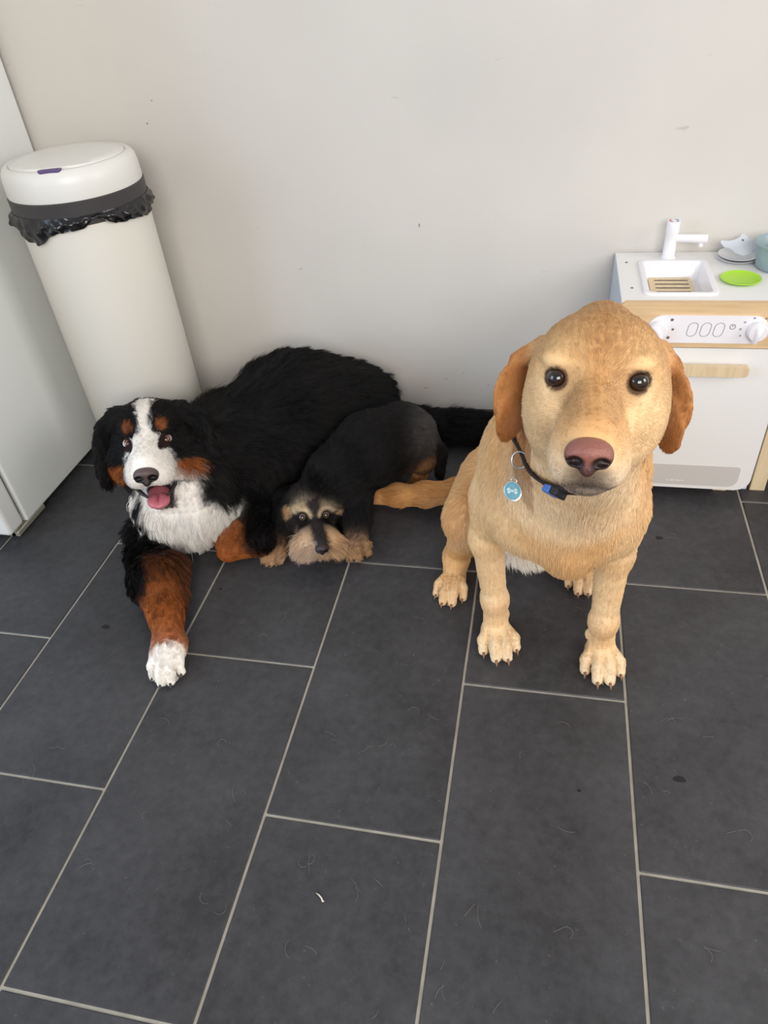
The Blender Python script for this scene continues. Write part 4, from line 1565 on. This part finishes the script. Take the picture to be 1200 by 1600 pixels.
    # dark mask round the eyes and a dark stripe down the muzzle
    stripe = hd * sstep(0.016, 0.010, np.abs(x)) * sstep(-0.040, -0.022, z) * (y > -0.015)
    C = mixc(C, stripe * 0.95, lin(50, 44, 44))
    for s in (-1, 1):
        e = np.sqrt((x - 0.0285 * s) ** 2 + (z + 0.003) ** 2) + 10 * (y < -0.05)
        C = mixc(C, hd * sstep(0.022, 0.016, e) * (z < 0.011) * sstep(0.040, 0.025, y), lin(22, 18, 19))
        L = np.where(e < 0.0115, 0.0, np.where(e < 0.018, np.minimum(L, 0.004), L))
        ar = np.sqrt((x - 0.0265 * s) ** 2 + ((z + 0.004) * 0.95) ** 2)
        C = mixc(C, hd * np.exp(-((ar - 0.0195) / 0.0042) ** 2) * sstep(-0.002, 0.006, z) * (y > -0.045) * (y < 0.02), lin(206, 184, 152))
        c2 = np.sqrt(((x - 0.058 * s) / 0.010) ** 2 + ((z - 0.000) / 0.013) ** 2 + ((y + 0.03) / 0.03) ** 2)
        C = mixc(C, hd * sstep(1.2, 0.7, c2) * 0.8, BUFF)
        # the viewer's left whisker is greyer
    C = mixc(C, hd * (x < -0.01) * sstep(0.02, 0.05, y) * sstep(0.0, -0.03, z) * 0.35, lin(206, 194, 186))
    nzd = np.sqrt((x / 0.015) ** 2 + ((y - 0.098) / 0.016) ** 2 + ((z + 0.026) / 0.016) ** 2)
    L = np.where(nzd < 1, 0.0, L)
    # grey sheen at the right of the rump, painted into the coat colour
    X, Y, Z = V[:, 0], V[:, 1], V[:, 2]
    C = mixc(C, sstep(-0.32, -0.25, X) * sstep(0.10, 0.16, Z) * 0.4, lin(112, 106, 104))
    mesh_obj('body', V, F, M_SKIN, root, True, org, C)
    grow_coat('coat', V, F, N, C, L, T, 130000, root, org, M_FUR, lift=0.28, jit=0.52, grav=0.05, seg=4, rad=0.00045, clump=0.5, clump_size=0.008, cjit=0.20, seed=9, wave=0.10)
    for s in (-1, 1):
        c = H(0.0275 * s, -0.0010, -0.001)
        eyeball('eye', c, 0.0108, unit(CAM - c), root, org, lin(12, 9, 9), lin(84, 62, 48), lin(30, 22, 20), 25, 48)
    nose_part(H, (0, 0.101, -0.027), 0.0155, root, org, lin(56, 46, 46), lin(22, 18, 18))
    claw_parts(claws, root, org, lin(46, 38, 34), 0.8)
    return S


DAX = build_dachshund()


# ------------------------------------------------------------------ bernese mountain dog, lying with one foreleg stretched out
def build_bernese(other):
    BLK, TAN, WHT = lin(15, 13, 13), lin(156, 88, 43), lin(244, 238, 230)
    org = np.array([-0.68, 1.35, 0.0])
    root = empty('bernese_mountain_dog', org, 'large black, white and tan long-haired dog lying in front of the bin, mouth open', 'dog')
    S = Sculpt((-1.12, 0.70, -0.01), (0.02, 1.74, 0.50), 0.0052)
    H = Frame(at_y(229.5, 686, 1.20), 9, 7.0, -8)
    back = H.v(0, -1, 0.2)
    tail_dir = np.array([0.7, 0.7, -0.15])
    # trunk
    S.cone((-0.75, 1.41, 0.150), (-0.62, 1.54, 0.160), 0.116, 0.136, 0.08, BLK, 0.050, tail_dir)
    S.cone((-0.62, 1.54, 0.160), (-0.49, 1.605, 0.135), 0.136, 0.120, 0.08, BLK, 0.050, tail_dir)
    S.ell((-0.70, 1.44, 0.10), (0.14, 0.11, 0.10), None, 0.05, BLK, 0.045, (0.4, -0.4, -0.8))
    # chest and neck
    S.ell((-0.812, 1.218, 0.115), (0.118, 0.105, 0.122), None, 0.06, WHT, 0.042, (0.05, -0.25, -1))
    S.cone(H(0, -0.10, -0.05), (-0.79, 1.37, 0.16), 0.084, 0.098, 0.05, BLK, 0.045, (0.1, 0.3, -0.7))
    S.cone(H(0.010, -0.03, -0.165), (-0.80, 1.20, 0.13), 0.050, 0.085, 0.05, WHT, 0.042, (0.1, -0.3, -1))
    # shoulders
    S.ell(at_y(240, 848, 1.22), (0.062, 0.070, 0.080), None, 0.05, BLK, 0.036, (0, -0.3, -1))
    S.ell(at_y(405, 775, 1.36), (0.080, 0.09, 0.115), None, 0.05, BLK, 0.045, (0.2, -0.2, -1))
    S.ell(at_y(385, 690, 1.42), (0.085, 0.09, 0.10), None, 0.05, BLK, 0.050, (0.3, 0.1, -1))
    claws = []
    # stretched foreleg (viewer's left)
    el = at_z(238, 905, 0.070)
    mid = at_z(258, 960, 0.058)
    wr = at_z(266, 1010, 0.046)
    S.cone(at_y(240, 855, 1.20), el, 0.064, 0.046, 0.04, BLK, 0.030)
    S.cone(el, mid, 0.042, 0.032, 0.03, TAN, 0.016)
    S.cone(mid, wr, 0.032, 0.028, 0.02, TAN, 0.010)
    S.cone(at_z(268, 885, 0.055), at_z(277, 940, 0.035), 0.030, 0.014, 0.03, lin(84, 46, 26), 0.034, (0.8, -0.3, -0.3))
    tgt = at_z(271, 1065, 0.0)
    fd = tgt - wr
    pawb = at_z(267, 1030, 0.0)
    paw(S, pawb, fd[:2], 0.066, 0.094, 0.050, WHT, WHT, 0.008, claws)
    S.cone(wr, (pawb[0], pawb[1], 0.032), 0.030, 0.029, 0.02, TAN, 0.010)
    # folded foreleg (viewer's right)
    w1 = at_z(356, 862, 0.026)
    e1 = at_z(428, 850, 0.030)
    m1 = at_z(408, 857, 0.024)
    S.cone(m1, w1, 0.019, 0.024, 0.012, TAN, 0.008)
    S.cone(e1, m1, 0.022, 0.019, 0.012, BLK, 0.008)
    S.cone(w1, at_z(352, 846, 0.036), 0.023, 0.022, 0.012, TAN, 0.008)
    S.cone(at_z(352, 846, 0.036), at_z(368, 828, 0.060), 0.022, 0.018, 0.012, TAN, 0.010)
    S.cone(at_y(400, 795, 1.30), at_z(408, 842, 0.06), 0.070, 0.030, 0.03, BLK, 0.025)
    # tail along the skirting
    tp = [(-0.43, 1.63, 0.09), (-0.33, 1.665, 0.055), (-0.22, 1.675, 0.045), (-0.10, 1.675, 0.042), (-0.03, 1.670, 0.035)]
    tr = [0.055, 0.042, 0.040, 0.036, 0.022]
    for i in range(4):
        S.cone(tp[i], tp[i + 1], tr[i], tr[i + 1], 0.02, BLK, 0.038)
    # hind leg folded along the side
    S.cone((-0.50, 1.60, 0.11), (-0.44, 1.63, 0.07), 0.11, 0.06, 0.04, BLK, 0.03)
    # head
    S.ell(H(0, -0.082, 0.004), (0.083, 0.090, 0.076), H.axes, 0.02, BLK, 0.016, back)
    for s in (-1, 1):
        S.ell(H(0.034 * s, -0.014, 0.020), (0.026, 0.020, 0.018), H.axes, 0.018, BLK, 0.009, back)
        S.ell(H(0.054 * s, -0.055, -0.050), (0.044, 0.055, 0.055), H.axes, 0.03, BLK, 0.024, H.v(s * 0.5, -0.8, -0.7))
        S.ell(H(0.034 * s, -0.004, -0.036), (0.028, 0.034, 0.030), H.axes, 0.025, BLK, 0.009, H.v(s * 0.3, -1, -0.2))
        S.ell(H(0.026 * s, 0.058, -0.070), (0.027, 0.042, 0.025), H.axes, 0.016, WHT, 0.009, H.v(s * 0.4, -0.6, -0.8))
        # ears: triangular drop flaps
        ex = 0.016 if s > 0 else 0.0
        S.cone(H(0.070 * s, -0.080, 0.048), H((0.100 + ex) * s, -0.076, 0.024), 0.020, 0.016, 0.02, BLK, 0.018, H.v(s, 0, -1))
        A = H.rot(-s * 24, 'z')
        A = np.stack([unit(A[0] + s * 0.16 * H.Z), A[1], unit(np.cross(unit(A[0] + s * 0.16 * H.Z), A[1]))])
        S.ell(H((0.104 + ex) * s, -0.074, -0.022), (0.011, 0.046, 0.060), A, 0.014, BLK, 0.026, H.v(0.1 * s, 0, -1))
        S.ell(H((0.108 + ex) * s, -0.068, -0.068), (0.010, 0.034, 0.042), A, 0.014, BLK, 0.030, H.v(0.1 * s, 0, -1))
    S.cone(H(0, -0.020, -0.004), H(0, 0.085, -0.040), 0.034, 0.029, 0.024, WHT, 0.007, H.v(0, -1, 0))
    S.ell(H(0, 0.042, -0.052), (0.046, 0.064, 0.036), H.axes, 0.02, WHT, 0.009, H.v(0, -1, -0.2))
    # lower jaw, dropped open, and the mouth
    S.cone(H(0.004, -0.03, -0.105), H(0.012, 0.050, -0.133), 0.040, 0.020, 0.02, lin(214, 204, 194), 0.006, H.v(0, -1, -0.5))
    S.carve(H(0.010, 0.068, -0.110), (0.034, 0.052, 0.018), H.rot(-14, 'x'), 0.008)
    for s in (-1, 1):
        S.carve(H(0.0405 * s, -0.001, -0.006), (0.0105, 0.012, 0.0085), H.axes, 0.006)
    S.carve_field(other, 0.003)
    S.floor_cut()
    V, F = S.skin()
    V = relax(V, F, 2)
    N = vert_normals(V, F)
    C, L, T = S.attrs(V)
    q = H.local(V)
    x, y, z = q[:, 0], q[:, 1], q[:, 2]
    hd = ((y > -0.19) & (np.abs(x) < 0.15) & (z > -0.17) & (z < 0.11)).astype(float)
    # head markings: black mask, white blaze opening over the muzzle, tan spots and cheeks
    skull = hd * sstep(-0.035, -0.02, z + 0 * x) * (y < 0.02)
    skull = np.maximum(skull, hd * (y < 0.0) * sstep(0.035, 0.05, np.abs(x)) * sstep(-0.135, -0.110, z))
    C = mixc(C, skull, BLK)
    near = ((y > -0.25) & (z < 0.11) & (z > -0.24) & (np.abs(x) < 0.24)).astype(float)
    C = mixc(C, near * sstep(0.085, 0.110, x) * sstep(-0.170, -0.140, z + 0.25 * (x - 0.1)), BLK)
    C = mixc(C, near * sstep(-0.070, -0.088, x) * sstep(-0.19, -0.160, z), BLK)
    half = np.interp(z, [-0.045, -0.03, 0.0, 0.03, 0.06, 0.085], [0.029, 0.020, 0.011, 0.009, 0.013, 0.018])
    blaze = hd * sstep(half + 0.005, half - 0.003, np.abs(x)) * sstep(-0.075, -0.062, y) * np.maximum(sstep(-0.045, -0.03, z), sstep(-0.01, 0.01, y))
    C = mixc(C, blaze, WHT)
    muz = hd * sstep(0.022, 0.042, y) * sstep(0.058, 0.050, np.abs(x)) * sstep(-0.104, -0.094, z)
    C = mixc(C, muz, WHT)
    for s in (-1, 1):
        sp = np.sqrt(((x - 0.036 * s) / 0.0120) ** 2 + ((z - 0.029) / 0.0120) ** 2)
        C = mixc(C, hd * sstep(1.15, 0.75, sp) * (y > -0.07), lin(124, 72, 40))
        ck = np.sqrt(((x - 0.074 * s) / 0.030) ** 2 + ((z + 0.070) / 0.022) ** 2)
        C = mixc(C, hd * sstep(1.2, 0.8, ck) * (y > -0.085) * sstep(0.04, 0.015, y), TAN)
        e = np.sqrt((x - 0.0405 * s) ** 2 + (z + 0.006) ** 2) + 10 * (y < -0.06)
        C = mixc(C, sstep(0.0155, 0.0135, e), lin(40, 24, 24))
        L = np.where(e < 0.0160, 0.0, np.where(e < 0.024, np.minimum(L, 0.004), L))
    C = mixc(C, hd * sstep(0.044, 0.052, np.abs(x)) * sstep(0.030, 0.018, y) * sstep(-0.058, -0.048, z) * (e > 0.012), BLK)
    # black lips and mouth lining
    m = np.sqrt(((x - 0.010) / 0.036) ** 2 + ((y - 0.068) / 0.058) ** 2 + ((z + 0.110) / 0.022) ** 2)
    C = mixc(C, hd * sstep(1.15, 1.0, m), lin(44, 30, 32))
    jaw = hd * sstep(-0.104, -0.112, z) * sstep(-0.152, -0.146, z) * sstep(0.03, 0.045, y) * sstep(0.036, 0.028, np.abs(x - 0.012))
    C = mixc(C, jaw * 0.95, lin(42, 34, 34))
    L = np.where((m < 1.1) & (hd > 0), 0.0, L)
    lip = hd * np.exp(-((z + 0.094) / 0.005) ** 2) * (y > -0.02) * (y < 0.09) * (np.abs(x) > 0.030)
    C = mixc(C, lip * 0.8, lin(40, 32, 32))
    C = mixc(C, hd * np.exp(-(x / 0.02) ** 2) * sstep(0.080, 0.095, y) * sstep(-0.075, -0.09, z) * 0.4, lin(110, 96, 92))
    L = np.where(hd * (y > 0.03) > 0, np.minimum(L, 0.007), L)
    nz = np.sqrt((x / 0.028) ** 2 + ((y - 0.105) / 0.03) ** 2 + ((z + 0.055) / 0.026) ** 2)
    L = np.where(nz < 1, 0.0, L)
    # white bib fading to tan and black at its lower and outer edge
    X, Y, Z = V[:, 0], V[:, 1], V[:, 2]
    bib = (1 - hd * (z > -0.11))
    arm = sstep(-0.80, -0.84, X) * sstep(0.10, 0.07, Z) * (Y < 1.22) * (Y > 1.0)
    # forearm: black outer sleeve, tan front
    leg = (Y < 1.14) & (X < -0.60)
    out = leg * sstep(-0.005, -0.03, (X - np.interp(Y, [0.8, 0.9, 1.0, 1.1], [-0.730, -0.752, -0.795, -0.84]))) * sstep(0.905, 0.935, Y)
    C = mixc(C, np.clip(out, 0, 1), BLK)
    pw = leg * sstep(0.822, 0.808, Y - 0.35 * (X + 0.70))
    C = mixc(C, np.clip(pw, 0, 1), WHT)
    body = mesh_obj('body', V, F, M_SKIN, root, True, org, C)
    grow_coat('coat', V, F, N, C, L, T, 240000, root, org, M_FUR, lift=0.34, jit=0.46, grav=0.12, seg=5, rad=0.00050, clump=0.70, clump_size=0.015, cjit=0.22, seed=5, wave=0.05)
    for s in (-1, 1):
        c = H(0.0402 * s, -0.0040, -0.0065)
        eyeball('eye', c, 0.0138, unit(CAM - c) + 0.22 * H.Z, root, org, lin(12, 9, 9), lin(112, 70, 50), lin(222, 196, 192), 18, 38)
        # pink lower eyelid
        P = []
        for t in np.linspace(math.radians(195), math.radians(345), 14):
            P.append(H(0.0402 * s + 0.0110 * math.cos(t), 0.0060 - 0.004 * abs(math.cos(t)), -0.006 + 0.0100 * math.sin(t)))
        Vt, Ft = tube(P, [0.0008] + [0.0019] * 12 + [0.0008], 6)
        mesh_obj('eyelid', Vt, Ft, M_TONGUE, root, True, org, np.tile(np.array(lin(226, 158, 156)), (len(Vt), 1)))
    nose_part(H, (0, 0.110, -0.060), 0.0265, root, org, lin(88, 72, 70), lin(40, 32, 33))
    # tongue
    TS = Sculpt(H.o - 0.2, H.o + 0.2, 0.0028)
    TS.ell(H(0.011, 0.045, -0.118), (0.026, 0.045, 0.0080), H.rot(-16, 'x'), 0.004)
    TS.ell(H(0.012, 0.078, -0.127), (0.024, 0.021, 0.0080), H.rot(-30, 'x'), 0.010)
    TS.carve(H(0.0115, 0.07, -0.115), (0.0025, 0.05, 0.006), H.rot(-18, 'x'), 0.004)
    Vt, Ft = TS.skin()
    Vt = relax(Vt, Ft, 2)
    mesh_obj('tongue', Vt, Ft, M_TONGUE, root, True, org, np.tile(np.array(lin(190, 102, 112)), (len(Vt), 1)))
    for s in (-1, 1):
        P = [H(0.012 + 0.022 * s, 0.078, -0.114), H(0.010 + 0.033 * s, 0.062, -0.107), H(0.006 + 0.043 * s, 0.036, -0.099), H(0.004 + 0.052 * s, 0.012, -0.090), H(0.004 + 0.056 * s, -0.006, -0.082)]
        Vt, Ft = tube(P, [0.003, 0.0045, 0.005, 0.005, 0.003], 8)
        mesh_obj('lip', Vt, Ft, M_TONGUE, root, True, org, np.tile(np.array(lin(34, 27, 28)), (len(Vt), 1)))
    # lower teeth
    for i in range(5):
        p0 = H(-0.004 + 0.008 * i, 0.070 - 0.002 * abs(i - 2), -0.128)
        Vt, Ft = tube([p0 - H.Z * 0.004, p0 + H.Z * 0.003, p0 + H.Z * 0.006], [0.0026, 0.0024, 0.0008], 6)
        mesh_obj('tooth', Vt, Ft, M_CLAW, root, True, org, np.tile(np.array(lin(226, 218, 200)), (len(Vt), 1)))
    claw_parts(claws, root, org, lin(70, 58, 52), 0.7)
    # small metal tag half buried in the white ruff
    tc = at_y(321, 804, 1.145)
    f = unit(CAM - tc)
    r_, u_ = unit(C_R - f * (C_R @ f)), C_U
    Vt = []
    for tt in (0.0, 0.002):
        for i in range(20):
            a = 2 * math.pi * i / 20
            Vt.append(tc + r_ * 0.0070 * math.cos(a) + u_ * 0.0125 * math.sin(a) + f * tt)
    Ft = [tuple(range(19, -1, -1)), tuple(range(20, 40))] + [(i, (i + 1) % 20, 20 + (i + 1) % 20, 20 + i) for i in range(20)]
    tg_ = mesh_obj('tag', Vt, Ft, M_OLDTAG, root, False, org)
    return root


build_bernese(DAX)

# ------------------------------------------------------------------ loose hairs and a scrap on the tiles
def floor_hairs():
    g = np.random.default_rng(21)
    spots = [(863, 1140), (820, 1175), (712, 1210), (735, 1410), (690, 1540), (780, 1570), (480, 1350), (490, 1360), (560, 1390), (600, 1390),
             (630, 1420), (445, 1465), (475, 1480), (690, 1500), (600, 1580), (590, 1165), (610, 1160), (335, 1420), (150, 1350), (90, 1170),
             (40, 1225), (250, 1125), (340, 1165), (360, 1290), (410, 990), (640, 960), (900, 955), (1060, 850), (1120, 1150), (1040, 1130), (1025, 1240),
             (1100, 1480), (900, 1300), (520, 1150), (370, 1230), (230, 1290), (880, 1450), (745, 1415), (1150, 1300), (660, 1120), (555, 1010), (445, 960)]
    n = 0
    P = []
    for (px, py) in spots:
        for _ in range(1 + int(g.random() < 0.35)):
            c = at_z(px + g.normal(0, 5), py + g.normal(0, 5), 0)
            a = g.uniform(0, 2 * math.pi)
            L = g.uniform(0.012, 0.034)
            bend = g.normal(0, 45)
            for k in range(6):
                P.append((c[0], c[1], 0.0014 + 0.0012 * math.sin(k * 0.6)))
                c = c + np.array([math.cos(a), math.sin(a), 0]) * L / 5
                a += bend * L / 5 * 2
            n += 1
    P = np.array(P, np.float32)
    hc = bpy.data.hair_curves.new('loose_dog_hair')
    hc.add_curves([6] * n)
    hc.position_data.foreach_set('vector', P.ravel())
    ra = hc.attributes.get('radius') or hc.attributes.new('radius', 'FLOAT', 'POINT')
    ra.data.foreach_set('value', np.full(n * 6, 0.00020, np.float32))
    hc.materials.append(flat('loose_hair', lin(120, 114, 106), 0.6))
    o = bpy.data.objects.new('loose_dog_hair', hc)
    COL.objects.link(o)
    tag(o, 'fine pale shed dog hairs scattered over the dark floor tiles', 'dog hair', kind='stuff')
    c = at_z(500, 1403, 0.0)
    d = unit((at_z(505, 1409, 0) - at_z(494, 1396, 0)))
    s_ = np.array([-d[1], d[0], 0])
    V, F = tube([c - d * 0.009 + [0, 0, 0.0022], c - d * 0.003 + s_ * 0.0012 + [0, 0, 0.003], c + d * 0.003 + s_ * 0.001 + [0, 0, 0.003], c + d * 0.008 - s_ * 0.0006 + [0, 0, 0.0024], c + d * 0.0095 + s_ * 0.0012 + [0, 0, 0.0022]],
                [0.0006, 0.0012, 0.0013, 0.0015, 0.0006], 7)
    o = mesh_obj('wood_splinter', np.array(V) - c, F, M_SCRAP, None, True)
    o.location = c
    tag(o, 'tiny pale splinter lying on the tile in the foreground', 'splinter')


floor_hairs()
